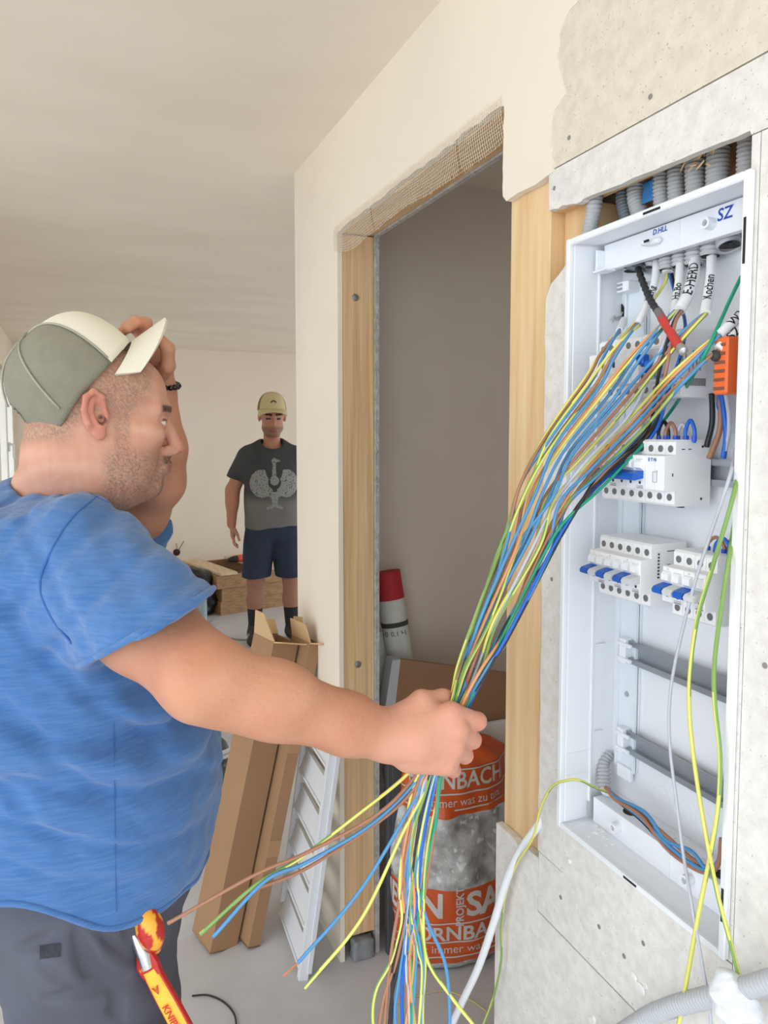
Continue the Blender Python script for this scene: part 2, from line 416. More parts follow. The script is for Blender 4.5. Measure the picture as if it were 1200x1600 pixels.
obj('board', wall_prism([(0.5978, 0.7855), (0.985, 0.7855), (0.985, 0.887), (0.921, 0.887), (0.921, 0.962), (0.5978, 0.960)], 0.6905, 0.7025), M_FIBRE, wr, smooth=False)
obj('board', wall_prism([(-1.45, 0.0), (1.117, 0.0), (1.117, 0.87), (1.06, 0.872), (1.035, 0.862), (1.02, 0.874), (0.986, 0.876), (0.986, 0.784), (0.59, 0.784), (0.59, 0.796), (-1.45, 0.796)], 0.6895, 0.7025), M_FIBRE, wr, smooth=False)
obj('board', bb(0.800, 0.8125, -1.45, 1.120, 0, ZC), M_CLOSET, wr, smooth=False)
obj('board', bb(0.800, 0.8125, 1.120, 1.98, 2.135, ZC), M_FIBEDGE, wr, smooth=False)
obj('board', bb(0.800, 0.8125, 1.978, 2.29, 0, ZC), M_FIBEDGE, wr, smooth=False)
obj('stud', bb(0.7035, 0.80, 0.999, 1.114, 0, 2.135, .002), M_STUD, wr, smooth=False)
obj('stud', bb(0.730, 0.80, 0.928, 0.998, 0, 1.93, .002), M_STUD, wr, smooth=False)
obj('stud', bb(0.7035, 0.80, 0.50, 0.60, 0, 1.93, .002), M_STUD, wr, smooth=False)
obj('stud', bb(0.7035, 0.7995, 1.985, 2.085, 0.07, 2.135, .002), M_STUD2, wr, smooth=False)
obj('lintel', bb(0.7035, 0.7995, 1.117, 2.085, 2.139, ZC, .002), M_BEAM, wr, smooth=False)
obj('blocking', bb(0.704, 0.735, 0.50, 0.997, 1.928, 1.985, .002), M_BEAM, wr, smooth=False)
obj('blocking', bb(0.735, 0.7995, 0.60, 0.927, 1.952, 1.985, .002), M_BEAM, wr, smooth=False)
obj('backing_panel', bb(0.790, 0.7995, 0.60, 0.928, 0.9, 1.952), wood('chipboard', (190, 150, 105), (160, 118, 76), (20, 20, 20)), wr, smooth=False)
obj('footing_lump', sdf_mesh(lambda P: rbox(P, (0.760, 1.985, 0.024), (0.034, 0.020, 0.034), .006)+0.004*wob(P, 90, 3), (0.70, 1.93, 0), (0.82, 2.04, 0.09), 0.0035), mat('putty', (140, 143, 146), 0.95, bump=(60, .5)), wr)
for (px, py) in [(555, 465), (559, 1038)]:
    c = oY(px, py, 1.985)
    s = obj('stud_screw', lathe([(0.0105, 0), (0.0105, .0015), (.006, .002), (.0058, .0045), (.001, .005)], c, (0, -1, 0), 16), M_STEEL, wr)
for (px, py) in [(1005, 1474), (975, 1494), (876, 1402), (1195, 1040), (862, 905), (1016, 151), (889, 215), (866, 294), (936, 1448)]:
    c = oX(px, py, 0.6902)
    obj('board_screw', lathe([(0.0036, 0), (0.0034, .0004), (.0012, .0006), (.0008, 0.0002)], c, (-1, 0, 0), 10), mat('screw_dull', (150, 146, 140), 0.6, metal=.4), wr)
# filler dabs on the lower boards
for (px, py, r) in [(928, 1592, .006), (925, 1598, .009), (1000, 1545, .010), (990, 1525, .007), (1008, 1540, .006), (890, 1345, .005)]:
    c = oX(px, py, 0.6895)
    obj('filler_dab', sdf_mesh(lambda P, c=c, r=r: ell(P, c, (0.0016, r, r*.8))+.0012*wob(P, 400, 5), c-r*1.5, c+r*1.5, .0015), M_PVC, wr)
# fibreglass tape hanging from the lintel
def tape_pt(u, v):   # u along the doorway 0..1, v down 0..1
    y = 1.121+0.885*u; z = 2.150-0.064*v-0.006*math.sin(u*9)*v*v-(0.010*u*v)
    if u > 0.86: z += 0.02*((u-0.86)/.14)**2*v
    x = 0.686+0.002*math.sin(u*23)*v+(0.012*v*v if u < .8 else .012*v*v-0.010*(u-.8)/.2*v)
    return V3(x, y, z)
gs = []
for k in range(13): gs.append(sweep([tape_pt(u, k/12+0.012*math.sin(u*40+k)) for u in np.linspace(0, 1, 40)], 0.00045, 4))
for k in range(125):
    if rng.rand() < 0.04: continue
    u = (k+0.5)/125; gs.append(sweep([tape_pt(u+0.002*v, v) for v in np.linspace(-.1, 1.0+rng.uniform(-.05, .06), 6)], 0.00045, 4))
obj('mesh_tape', join(*gs), mat('glassfibre', (226, 214, 196), 0.6), smooth=False, label='beige glass fibre mesh tape hanging over the top edge of the doorway', cat='mesh tape')
# torn bits of plaster in the tape
# ---- closet behind the doorway
obj('wall_closet_end', bb(0.7025, 4.2, 2.29, 2.41, 0, ZC), M_CLOSET, smooth=False, kind='structure')
obj('wall_closet_outer', bb(0.7025, 4.2, 2.41, 2.415, 0, ZC), M_BACKW, smooth=False, kind='structure')
obj('wall_closet_side', bb(2.1, 2.2, -1.45, 2.29, 0, ZC), M_CLOSET, smooth=False, kind='structure')
obj('wall_closet_near', bb(0.8125, 2.1, 0.3, 0.4, 0, ZC), M_CLOSET, smooth=False, kind='structure')
# open junction box in the back wall
c = oY(276, 863, 7.8)
jb = empty('junction_box', c, 'open round flush box with two wire ends in the back wall', 'junction box')
obj('box_ring', lathe([(0.03, -.001), (0.036, -.001), (0.036, .004), (0.03, .004), (0.029, -.001)], c, (0, -1, 0), 20, False), mat('brown_box', (96, 58, 46), 0.7), jb)
obj('box_bottom', lathe([(0.031, 0), (0.031, .0015)], c, (0, -1, 0), 20), mat('brown_box_dark', (60, 34, 30), 0.8), jb)
obj('wire_end', tube([c+V3(.005, -.003, 0), c+V3(.03, -.03, .05), c+V3(.07, -.04, .12)], .004, 12), mat('wire_brown_dull', (110, 84, 74), 0.5), jb)
obj('wire_end', tube([c+V3(-.005, -.003, 0), c+V3(0, -.03, .05), c+V3(-.01, -.04, .10)], .003, 12), MATS['wire_brown_dull'], jb)

# ------------------------------------------------------------------ distribution cabinet
M_CAB = mat('cabinet_plastic', (236, 239, 244), 0.42, bump=(3, 0.01))
M_DEV = mat('device_plastic', (238, 239, 241), 0.45)
M_DEVG = mat('device_grey', (205, 208, 212), 0.45)
M_BLUE = mat('toggle_blue', (20, 92, 190), 0.4)
M_INK = mat('print_dark', (70, 72, 78), 0.7)
M_INKB = mat('ink_blue', (24, 70, 170), 0.6)
M_HOLE = mat('terminal_dark', (58, 58, 60), 0.7)
M_CONDUIT = mat('conduit_grey', (182, 184, 188), 0.5)
M_CONDUITD = mat('conduit_dark', (108, 118, 124), 0.5)
Y0, Y1, Z0, Z1 = 0.6075, 0.9215, 0.968, 1.862
XB = 0.782
cab = empty('distribution_cabinet', (0.735, 0.765, Z0), 'tall white flush-mounted electrical cabinet without its door', 'electrical cabinet')
obj('back_panel', bb(XB, XB+.003, Y0, Y1, Z0, Z1), M_CAB, cab, smooth=False)
for n, q in [('side_wall', (0.688, XB, Y1-.002, Y1, Z0, Z1)), ('side_wall', (0.688, XB, Y0, Y0+.002, Z0, Z1)), ('top_wall', (0.688, XB, Y0, Y1, Z1-.002, Z1)), ('bottom_wall', (0.688, XB, Y0, Y1, Z0, Z0+.002))]:
    obj(n, bb(*q), M_CAB, cab, smooth=False)
# stepped inner lining of the sides
obj('side_lining', join(bb(.690, .733, Y1-.0045, Y1-.002, Z0+.004, Z1-.004, .0008), bb(.733, .737, Y1-.008, Y1-.002, Z0+.03, Z1-.02, .0008)), M_CAB, cab, smooth=False)
obj('side_lining', bb(.690, .733, Y0+.002, Y0+.0045, Z0+.004, Z1-.004, .0008), M_CAB, cab, smooth=False)
for z in (1.735, 1.70, 1.08, 1.045): obj('lining_ridge', bb(.691, .732, Y1-.0056, Y1-.0045, z, z+.0015), M_CAB, cab, smooth=False)
rw = .0075
obj('front_rim', join(bb(.6815, .690, Y1-.003, Y1+.006, Z0-.004, Z1+.004, .0015), bb(.6815, .690, Y0-.006, Y0+.004, Z0-.004, Z1+.004, .0015), bb(.6815, .690, Y0+.004, Y1-.003, Z1-.006, Z1+.004, .0015), bb(.6815, .690, Y0+.004, Y1-.003, Z0-.004, Z0+.004, .0015)), M_CAB, cab, smooth=False)
for (y, z, dy, dz) in [(0.75, Z1-.0015, .03, .003), (0.76, Z0+.001, .025, .003), (Y0-.001, 1.79, .003, .05), (Y0-.001, 1.03, .003, .04)]:
    obj('latch_slot', bb(.6808, .683, y-dy/2, y+dy/2, z-dz/2, z+dz/2), M_DARK, cab, smooth=False)
# cable entry bars top and bottom
tb = obj('entry_bar', join(bb(.735, .7375, .612, .906, 1.820, 1.858, .0006), bb(.7375, .746, .612, .906, 1.820, 1.8225), bb(.733, .737, .755, .757, 1.822, 1.856), bb(.720, .735, .904, .907, 1.818, 1.85, .0006), bb(.715, .736, .880, .907, 1.816, 1.8185, .0006)), M_CAB, cab, smooth=False)
def post(y, z, r=.0075, l=.013):
    return lathe([(r, 0), (r*.95, l), (r*.55, l), (r*.5, .002)], (.735, y, z), (-1, 0, 0), 16, False)
obj('screw_post', post(.703, 1.838), M_CAB, tb); obj('post_hole', lathe([(.004, 0), (.004, .001)], (.7335, .703, 1.838), (-1, 0, 0), 12), M_DARK, tb)
obj('entry_clip', join(bb(.724, .735, .785, .812, 1.834, 1.842, .003), bb(.718, .735, .802, .812, 1.8345, 1.8415, .002)), M_CAB, tb)
obj('clip_slot', bb(.7172, .719, .7945, .803, 1.8365, 1.8395), M_DARK, tb, smooth=False)
obj('handwriting', flat_text('SZ', (.7345, .684, 1.845), (0, -1, 0), (0, 0, 1), .021, bold=.0003, shear=.1), M_INKB, tb, smooth=False)
obj('handwriting', flat_text('D.HLL', (.7345, .792, 1.852), (0, -1, 0), (0, 0, 1), .010, bold=.0002, shear=.1), M_INKB, tb, smooth=False)
bbr = obj('entry_bar', join(bb(.735, .7375, .612, .905, .970, 1.010, .0006), bb(.7375, XB, .612, .905, 1.0075, 1.010, .0006), bb(.733, .737, .742, .744, .972, 1.008)), M_CAB, cab, smooth=False)
for y in (.845, .705): obj('screw_post', post(y, .992), M_CAB, bbr); obj('post_hole', lathe([(.004, 0), (.004, .001)], (.7335, y, .992), (-1, 0, 0), 12), M_DARK, bbr)
for (y, x) in [(.845, .757), (.672, .757)]:
    obj('entry_hole', lathe([(.012, 0), (.012, .0006)], (x, y, 1.010), (0, 0, 1), 20), M_DARK, bbr)
for (y, x) in [(.81, .76), (.775, .76), (.74, .76), (.70, .757)]:
    obj('knockout_ring', lathe([(.012, 0), (.012, .0008), (.0125, .0008), (.0125, 0)], (x, y, 1.010), (0, 0, 1), 20, False), M_CAB, bbr)
for y in (.81, .77, .73, .69): obj('knockout_ring', lathe([(.016, 0), (.016, .0008), (.0166, .0008), (.0166, 0)], (XB, y, 1.045), (-1, 0, 0), 24, False), M_CAB, cab)
# vertical mounting strip and rails
obj('mounting_strip', join(bb(.774, XB, .858, .900, 1.06, 1.80, .001), bb(.770, .776, .896, .900, 1.06, 1.80), bb(.770, .776, .858, .861, 1.06, 1.80)), mat('cabinet_strip', (224, 232, 240), 0.4), cab, smooth=False)
ROWS = [1.668, 1.528, 1.388, 1.248, 1.108]
M_RAIL = mat('galvanised', (176, 182, 188), 0.42, metal=0.75, var=(9, .5), rgb2=(150, 156, 164))
rp = [(.776, -.0105), (.768, -.0105), (.768, -.0175), (.7665, -.0175), (.7665, -.0092), (.7745, -.0092), (.7745, .0092), (.7665, .0092), (.7665, .0175), (.768, .0175), (.768, .0105), (.776, .0105)]
for i, z in enumerate(ROWS):
    o = obj('din_rail', prism(rp, (0, .6105, z), (1, 0, 0), (0, 0, 1), (0, 1, 0), .276), M_RAIL, cab, smooth=False)
    if i > 2:
        obj('rail_bracket', join(bb(.760, .774, .870, .884, z-.019, z+.019, .001), bb(.757, .762, .856, .884, z+.009, z+.014, .001), bb(.757, .762, .856, .884, z-.014, z-.009, .001)), M_CAB, cab, smooth=False)
        obj('lug', bb(.745, .760, .9150, .9185, z-.001, z+.0015), M_CAB, cab, smooth=False)
obj('strip_screw', lathe([(.0045, 0), (.004, .002), (.001, .0025)], (.774, .879, 1.178), (-1, 0, 0), 12), M_STEEL, cab)
obj('strip_tab', bb(.771, .7745, .866, .888, 1.325, 1.340, .001), M_CAB, cab, smooth=False)
obj('strip_tab', bb(.768, .775, .862, .892, 1.045, 1.065, .001), M_CAB, cab, smooth=False)
# knock-out at the upper left with a conduit mouth behind it, and the small clip above it
hc = oX(964, 492, XB-.001)
obj('side_knockout', lathe([(.0185, 0), (.0185, .0008)], hc, (-1, 0, 0), 24), M_DARK, cab)
obj('cable_clip', join(bb(.752, XB, .872, .897, 1.788, 1.803, .001), bb(.7515, .7525, .874, .877, 1.790, 1.801)), M_CAB, cab, smooth=False)
for z in (1.7925, 1.7985): obj('clip_slot', bb(.7508, .7516, .884, .895, z-.0018, z+.0018), mat('slot_grey', (150, 156, 162), .6), cab, smooth=False)
# white crumbs lying in the bottom of the frame
for k in range(16):
    y = .835+.08*rng.rand(); x = .697+.034*rng.rand(); r = .0012+.0018*rng.rand()
    obj('plaster_crumb', box((x, y, Z0+.002+r*.5), (r*2, r*2.4, r), 0.0003), M_PVC, cab, smooth=False)

# ------------------------------------------------------------------ devices on the rails
MOD = 0.0175
PROF = [(.7655, -.043), (.7085, -.043), (.705, -.040), (.705, -.0235), (.6885, -.0225), (.6875, -.0215), (.6875, .0215), (.6885, .0225), (.705, .0235), (.705, .040), (.7085, .043), (.7655, .043), (.7655, .018), (.7655, -.018)]
scr_mesh = {}
def terminal(parent, y, z, x=.705, r=.0046):
    key = r
    c = V3(x-.0002, y, z)
    if key not in scr_mesh:
        o = obj('terminal_screw', lathe([(r, 0), (r, .0004), (r*.86, .0006), (r*.8, .0002)], c, (-1, 0, 0), 14), MATS['screw_metal'], parent)
        scr_mesh[key] = (o, c); return
    src, c0 = scr_mesh[key]; copy_to(src, c-c0, parent)
mat('screw_metal', (128, 128, 130), 0.45, metal=.5)
def modules(y_left, n, zc, gap=.00025, prof=PROF):
    return join(*[prism(prof, (0, y_left-MOD*(i+1)+gap, zc), (1, 0, 0), (0, 0, 1), (0, 1, 0), MOD-2*gap) for i in range(n)])
def device(name, label, y_left, n, zc, cat='circuit breaker', group=None):
    e = empty(name, (.735, y_left-MOD*n/2, zc-.043), label, cat, group)
    obj('housing', modules(y_left, n, zc), M_DEV, e, smooth=False)
    for i in range(n):
        y = y_left-MOD*(i+.5)
        terminal(e, y, zc+.0312); terminal(e, y, zc-.0312)
    return e
LEVP = [(.689, -.0055), (.6725, -.0085), (.669, -.0070), (.668, -.0030), (.671, .0005), (.679, .0025), (.689, .0045)]
def lever(parent, ya, yb, zc, m, name='lever', dz=-.002):
    return obj(name, prism(LEVP, (0, yb+.001, zc+dz), (1, 0, 0), (0, 0, 1), (0, 1, 0), ya-yb-.002), m, parent, smooth=False)
def slot(parent, y, zc, marks=True, lettered=False):
    # raised lever guide and the little status window
    p = [(.6875, .003), (.6815, .006), (.6815, .0135), (.684, .0165), (.6875, .0175)]
    obj('lever_guide', prism(p, (0, y-.0058, zc), (1, 0, 0), (0, 0, 1), (0, 1, 0), .0116), M_DEV, parent, smooth=False)
    obj('status_window', bb(.6868, .6876, y-.0016, y+.0016, zc-.0155, zc-.0120), M_HOLE, parent, smooth=False)
    if lettered:
        obj('print', flat_text('C16/0,03', (.68715, y, zc-.0185), (0, -1, 0), (0, 0, 1), .0032), M_INK, parent, smooth=False)
        obj('print', bb(.6868, .6876, y-.006, y+.006, zc-.0211, zc-.0204), M_INK, parent, smooth=False)
    else:
        obj('print', flat_text('N', (.68715, y, zc+.0195), (0, -1, 0), (0, 0, 1), .003), M_INK, parent, smooth=False)
# top row: main switch with the large blue toggle, and a plain device beside it
z = ROWS[0]
e = device('residual_current_switch', 'white four-pole residual current switch with large blue toggle in top row', .787, 4, z, 'safety switch')
obj('toggle_plate', bb(.6855, .6878, .722, .772, z-.020, z+.019, .0008), M_DEVG, e, smooth=False)
obj('toggle', join(bb(.676, .687, .731, .758, z-.003, z+.004, .001), bb(.668, .680, .731, .743, z-.013, z+.003, .0015), bb(.668, .680, .745, .758, z-.001, z+.012, .0015)), M_BLUE, e, smooth=False)
obj('print', flat_text('EATON', (.6853, .733, z-.0165), (0, -1, 0), (0, 0, 1), .0055, bold=.0001), M_INKB, e, smooth=False)
obj('print', join(*[bb(.6848, .6856, .752+.005*i, .7555+.005*i, z-.018, z-.0125) for i in range(3)]), M_INK, e, smooth=False)
sx = .7165
lab = obj('side_label', bb(.700, .748, sx-.0006, sx+.0008, z-.030, z+.020), mat('label_paper', (226, 228, 230), .6), e, smooth=False)
obj('barcode', join(*[bb(.704+.0021*i, .704+.0021*i+.0011, sx-.0009, sx-.0004, z-.0285, z-.019) for i in range(20)]), M_INK, lab, smooth=False)
obj('print', join(*[bb(.704+.006*i, .7045+.006*i+.002, sx-.0009, sx-.0004, z-.012+.003*(i % 2), z+.016-.004*(i % 3)) for i in range(6)]), mat('print_light', (150, 152, 156), .7), lab, smooth=False)
e = device('surge_protector', 'white device with two dark slots beside the residual current switch', .875, 5, z, 'surge protector')
obj('face_plate', bb(.6855, .6878, .792, .871, z-.020, z+.020, .0008), M_DEV, e, smooth=False)
for y in (.842, .820): obj('slot', bb(.6848, .6858, y-.002, y+.002, z+.001, z+.009), M_HOLE, e, smooth=False)
obj('print', flat_text('EATON', (.6853, .86, z-.008), (0, -1, 0), (0, 0, 1), .004), M_INK, e, smooth=False)
# second row: two multi-pole breakers
z = ROWS[1]
e = device('circuit_breaker', 'white three-module breaker with blue lever nearest the cables, second row', .862, 3, z, group='breakers in the second row')
lever(e, .8615, .8295, z, M_BLUE); lever(e, .829, .812, z, M_DEVG)
for i in range(3): slot(e, .862-MOD*(i+.5), z, lettered=(i == 2))
e = device('circuit_breaker', 'white five-module breaker with wide blue lever and wire loops on top', .8095, 5, z, group='breakers in the second row')
lever(e, .8085, .7585, z, M_BLUE)
for i in range(3): slot(e, .8095-MOD*(i+.5), z, lettered=(i == 2))
obj('print', flat_text('E·T·N', (.68715, .744, z+.017), (0, -1, 0), (0, 0, 1), .0062, bold=.0002), M_INKB, e, smooth=False)
obj('print', join(bb(.6868, .6876, .735, .7355, z-.012, z+.004), bb(.6868, .6876, .742, .7425, z-.012, z+.002), bb(.6868, .6876, .735, .7425, z+.0015, z+.002), bb(.6868, .6876, .735, .7425, z-.012, z-.0115)), MATS['print_light'], e, smooth=False)
ys = .8095-5*MOD
obj('print', join(bb(.715, .720, ys-.0003, ys+.0006, z+.030, z+.0312), bb(.726, .731, ys-.0003, ys+.0006, z+.030, z+.0312), bb(.700, .7015, ys-.0003, ys+.0006, z-.004, z+.000)), M_INK, e, smooth=False)
for (x, dz) in [(.750, .034), (.750, -.034)]: obj('rivet', lathe([(.0018, 0), (.0018, .0004)], (x, ys+.0002, z+dz), (0, -1, 0), 10), M_HOLE, e)
obj('foot_clip', bb(.722, .728, ys+.006, ys+.014, z-.0455, z-.043), M_HOLE, e, smooth=False)
# third row: three two-module breakers, then two more standing further out
z = ROWS[2]
names = ['white two-module breaker with blue lever, third row, end by the cabinet side wall', 'white two-module breaker with blue lever, middle of the three in the third row', 'white two-module breaker with blue lever, third of the three, printed side showing']
for k in range(3):
    yl = .865-2*MOD*k
    e = device('circuit_breaker', names[k], yl, 2, z, group='two-module breakers in the third row')
    lever(e, yl-.0005, yl-.0175, z, M_BLUE); lever(e, yl-.0178, yl-.035, z, M_DEVG)
    slot(e, yl-MOD*.5, z); slot(e, yl-MOD*1.5, z, lettered=True)
    if k == 2:
        ys = yl-2*MOD
        obj('print', join(*[bb(.716+.0000*i, .719, ys-.0003, ys+.0004, z+.028-.0045*i, z+.0305-.0045*i) for i in range(8)]), M_INK, e, smooth=False)
        obj('print', lathe([(.005, 0), (.005, .0003), (.0042, .0003), (.0042, 0)], (.736, ys+.0002, z+.010), (0, -1, 0), 16, False), M_INK, e)
        obj('print', bb(.732, .745, ys-.0003, ys+.0004, z+.032, z+.033), M_INK, e, smooth=False)
for k in range(2):
    yl = .7205-2*MOD*k
    e = device('circuit_breaker', ['white two-module breaker behind the loose grey wire, third row', 'white two-module breaker behind the loose green-yellow wires, third row'][k], yl, 2, z, group='two-module breakers in the third row')
    lever(e, yl-.0005, yl-.0175, z, M_BLUE); lever(e, yl-.0178, yl-.035, z, M_DEVG)
    slot(e, yl-MOD*.5, z); slot(e, yl-MOD*1.5, z, lettered=True)
    if k == 1:
        ys = yl-2*MOD
        obj('barcode', join(*[bb(.728+.0021*i, .7291+.0021*i, ys-.0003, ys+.0004, z-.014, z-.002) for i in range(9)]), M_INK, e, smooth=False)
# orange terminal block by the edge of the cabinet
e = empty('terminal_block', (.72, .645, 1.60), 'orange terminal block with grey clips at the cabinet edge, top row', 'terminal block')
oc = oX(1140, 572, .705)
obj('block_body', box(oc, (.03, .020, .066), .002), mat('terminal_orange', (232, 104, 44), .45), e, smooth=False)
for k in range(6): obj('clip', bb(oc[0]-.0165, oc[0]-.0145, oc[1]-.007, oc[1]+.008, oc[2]-.028+.010*k, oc[2]-.0245+.010*k, .0005), mat('clip_brown', (120, 78, 56), .5), e, smooth=False)
obj('clip', lathe([(.006, 0), (.0075, .004), (.006, .008)], oc+V3(-.012, .004, .012), (-.6, .3, 0), 12), M_HOLE, e)

# ------------------------------------------------------------------ corrugated conduits
def conduit(label, pts, r, m=None, group='conduits entering the cabinet from above', flare=True, pitch=.0052):
    return obj('corrugated_conduit', corrugated(pts, r, pitch), m or M_CONDUIT, smooth=True, angle=75, label=label, cat='conduit', group=group)
def seg_pts(top, bot, x0=.752, x1=.757):
    a = oX(*top, x0); b = oX(*bot, x1); return [a+V3(0.004, 0, .03), a, (a+b)/2, b]
CON = [((928, 325), (918, 398), .0120, 'grey conduit standing apart beside the wooden stud, leftmost over the cabinet', 0),
       ((973, 312), (985, 340), .0105, 'dark grey conduit behind the second grey one over the cabinet', 1),
       ((993, 305), (1005, 375), .0125, 'grey conduit touching the blue film over the cabinet', 0),
       ((1032, 290), (1036, 330), .0110, 'grey conduit just past the blue film over the cabinet', 0),
       ((1056, 278), (1058, 318), .0115, 'grey conduit in the middle of the row over the cabinet', 0),
       ((1086, 262), (1088, 302), .0130, 'grey conduit under the splintered wood over the cabinet', 0),
       ((1122, 238), (1121, 290), .0145, 'thick grey conduit, widest of the row over the cabinet', 0),
       ((1168, 225), (1166, 262), .0120, 'grey conduit half hidden behind the board edge over the cabinet', 0)]
for a, b, r, lb, dk in CON:
    xx = .716 if 'leftmost' in lb else .752
    t = oX(*a, xx); p = oX(*b, xx)
    b2 = p.copy(); b2[2] = 1.866
    conduit(lb, [t+V3(.002, 0, .03), t, (t+b2)/2, b2] if t[2]-b2[2] > .01 else [t+V3(.002, 0, .04), (t+b2)/2+V3(0, 0, .02), b2], r, M_CONDUITD if dk else None)
LOW = [((996, 408), (990, 424), .0165, 'dark conduit mouth with the black braided cable, under the entry bar', 1),
       ((1022, 400), (1018, 418), .0105, 'grey conduit end next to the dark mouth under the entry bar', 0),
       ((1042, 398), (1042, 423), .0115, 'grey conduit end with bare blue and brown wires under the entry bar', 0),
       ((1063, 392), (1062, 418), .0110, 'grey conduit end holding the slim marked cable under the entry bar', 0),
       ((1086, 385), (1084, 416), .0125, 'grey conduit end holding the thick marked cable under the entry bar', 0),
       ((1112, 375), (1110, 402), .0135, 'grey conduit end holding the long hanging marked cable under the entry bar', 0),
       ((1136, 366), (1140, 386), .0150, 'grey conduit curving towards the cabinet edge under the entry bar', 0)]
for a, b, r, lb, dk in LOW:
    t = oX(*a, .762); p = oX(*b, .760)
    conduit(lb, [t+V3(0, 0, .014), t, p], r, M_CONDUITD if dk else None, 'conduit ends below the entry bar')
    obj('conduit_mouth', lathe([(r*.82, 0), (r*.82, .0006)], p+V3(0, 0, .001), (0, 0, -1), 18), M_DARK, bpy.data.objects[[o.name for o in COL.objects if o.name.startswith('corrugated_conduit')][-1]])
t = oX(968, 490, .789)
conduit('short conduit end inside the round knock-out of the cabinet', [hc+V3(-.002, .010, -.010), hc+V3(-.005, .0, -.004), hc+V3(-.010, -.006, .002)], .0125, None, None)
obj('cable_stub', tube([hc+V3(-.006, -.002, .0), hc+V3(-.014, -.006, -.006), hc+V3(-.020, -.008, -.013)], .0050, 10, 12), mat('cable_grey', (205, 206, 208), .5), label='short grey cable stub in the round knock-out of the cabinet', cat='cable')
c0 = oX(942, 1192, .764); c1 = oX(944, 1232, .752)
conduit('short grey conduit end at the foot of the cabinet', [c0+V3(.012, .004, .012), c0, (c0+c1)/2, c1], .0115, None, None)
# blue film and wood splinters between the conduits
a = oX(1013, 300, .745)
obj('blue_film', sdf_mesh(lambda P: rbox(P, a, (.002, .011, .014), .001)+.0012*wob(P, 260, 2), a-.02, a+.02, .0016), mat('film_blue', (52, 122, 184), .35), label='scrap of blue plastic film between the conduits over the cabinet', cat='plastic film')
sp = empty('wood_splinter', oX(1090, 250, .725), 'torn light wood splinters in front of the thick conduits', 'splinters')
for k in range(16):
    p = oX(1060+60*rng.rand(), 262-40*rng.rand(), .722+.01*rng.rand()); d = V3(rng.uniform(-.2, .2), rng.uniform(-.6, .9), rng.uniform(-1, .3)); d = unit(d)*(.008+.012*rng.rand())
    obj('splinter', sweep([p, p+d*.5, p+d], [.0012, .0016, .0002], 4), M_BEAM, sp, smooth=False)

# ------------------------------------------------------------------ cables and wires
WC = {'brown': mat('wire_brown', (162, 114, 88), .42), 'blue': mat('wire_blue', (78, 142, 192), .42), 'grey': mat('wire_grey', (186, 188, 198), .38),
      'black': mat('wire_black', (36, 35, 38), .4), 'teal': mat('wire_teal', (22, 148, 116), .38), 'blue2': mat('wire_deep_blue', (18, 96, 196), .35), 'orange': mat('wire_tan', (214, 150, 104), .4)}
M_YEL = mat('wire_yellow', (220, 216, 112), .42); M_GRN = mat('wire_green', (126, 162, 86), .42)
M_SHEATH = mat('sheath_white', (234, 236, 240), .45); M_COPPER = mat('copper', (214, 138, 92), .3, metal=.8)
M_PEN = mat('marker_black', (30, 30, 34), .7)
WR = 0.0022
def wire(P, color, parent=None, r=WR, n=90, name='conductor', phase=0, **kw):
    seg = 8; P = spline(P, n); g = sweep(P, r, seg)
    if color != 'gy': return obj(name, g, WC[color], parent, angle=0, **kw)
    o = obj(name, g, M_YEL, parent, angle=0, **kw); o.data.materials.append(M_GRN)
    tw = 0.035+0.03*((phase*7) % 3)
    mi = [0]*len(o.data.polygons)
    for i in range(n-1):
        for j in range(seg):
            if ((j+phase+i*tw) % seg) >= seg*0.55: mi[i*seg+j] = 1
    o.data.polygons.foreach_set('material_index', mi); return o
def sheath(pts, r, parent, n=40): return obj('sheath', tube(pts, r, n, 16), M_SHEATH, parent)
def tube_text(s, pts, r, size, at, parent, flip=False, facing=None, name='marking'):
    S = spline(pts, 80); S = S[::-1] if not flip else S
    d = np.r_[0, np.cumsum(np.linalg.norm(np.diff(S, axis=0), axis=1))]
    V, F = text_geom(s, size, bold=size*.012, sub=.003, align='LEFT')
    u = at*d[-1]+V[:, 0]; C = np.stack([np.interp(u, d, S[:, k]) for k in range(3)], 1)
    C2 = np.stack([np.interp(u+.002, d, S[:, k]) for k in range(3)], 1); C1 = np.stack([np.interp(u-.002, d, S[:, k]) for k in range(3)], 1)
    T = C2-C1; T /= np.linalg.norm(T, axis=1)[:, None]+1e-9
    f = unit(facing if facing is not None else (-.75, -.65, 0)); n = f-T*(T @ f)[:, None]; n /= np.linalg.norm(n, axis=1)[:, None]
    b = np.cross(n, T); a = (V[:, 1]/r)[:, None]
    return obj(name, (C+(r+.0004)*(np.cos(a)*n+np.sin(a)*b), F), M_PEN, parent, smooth=False)

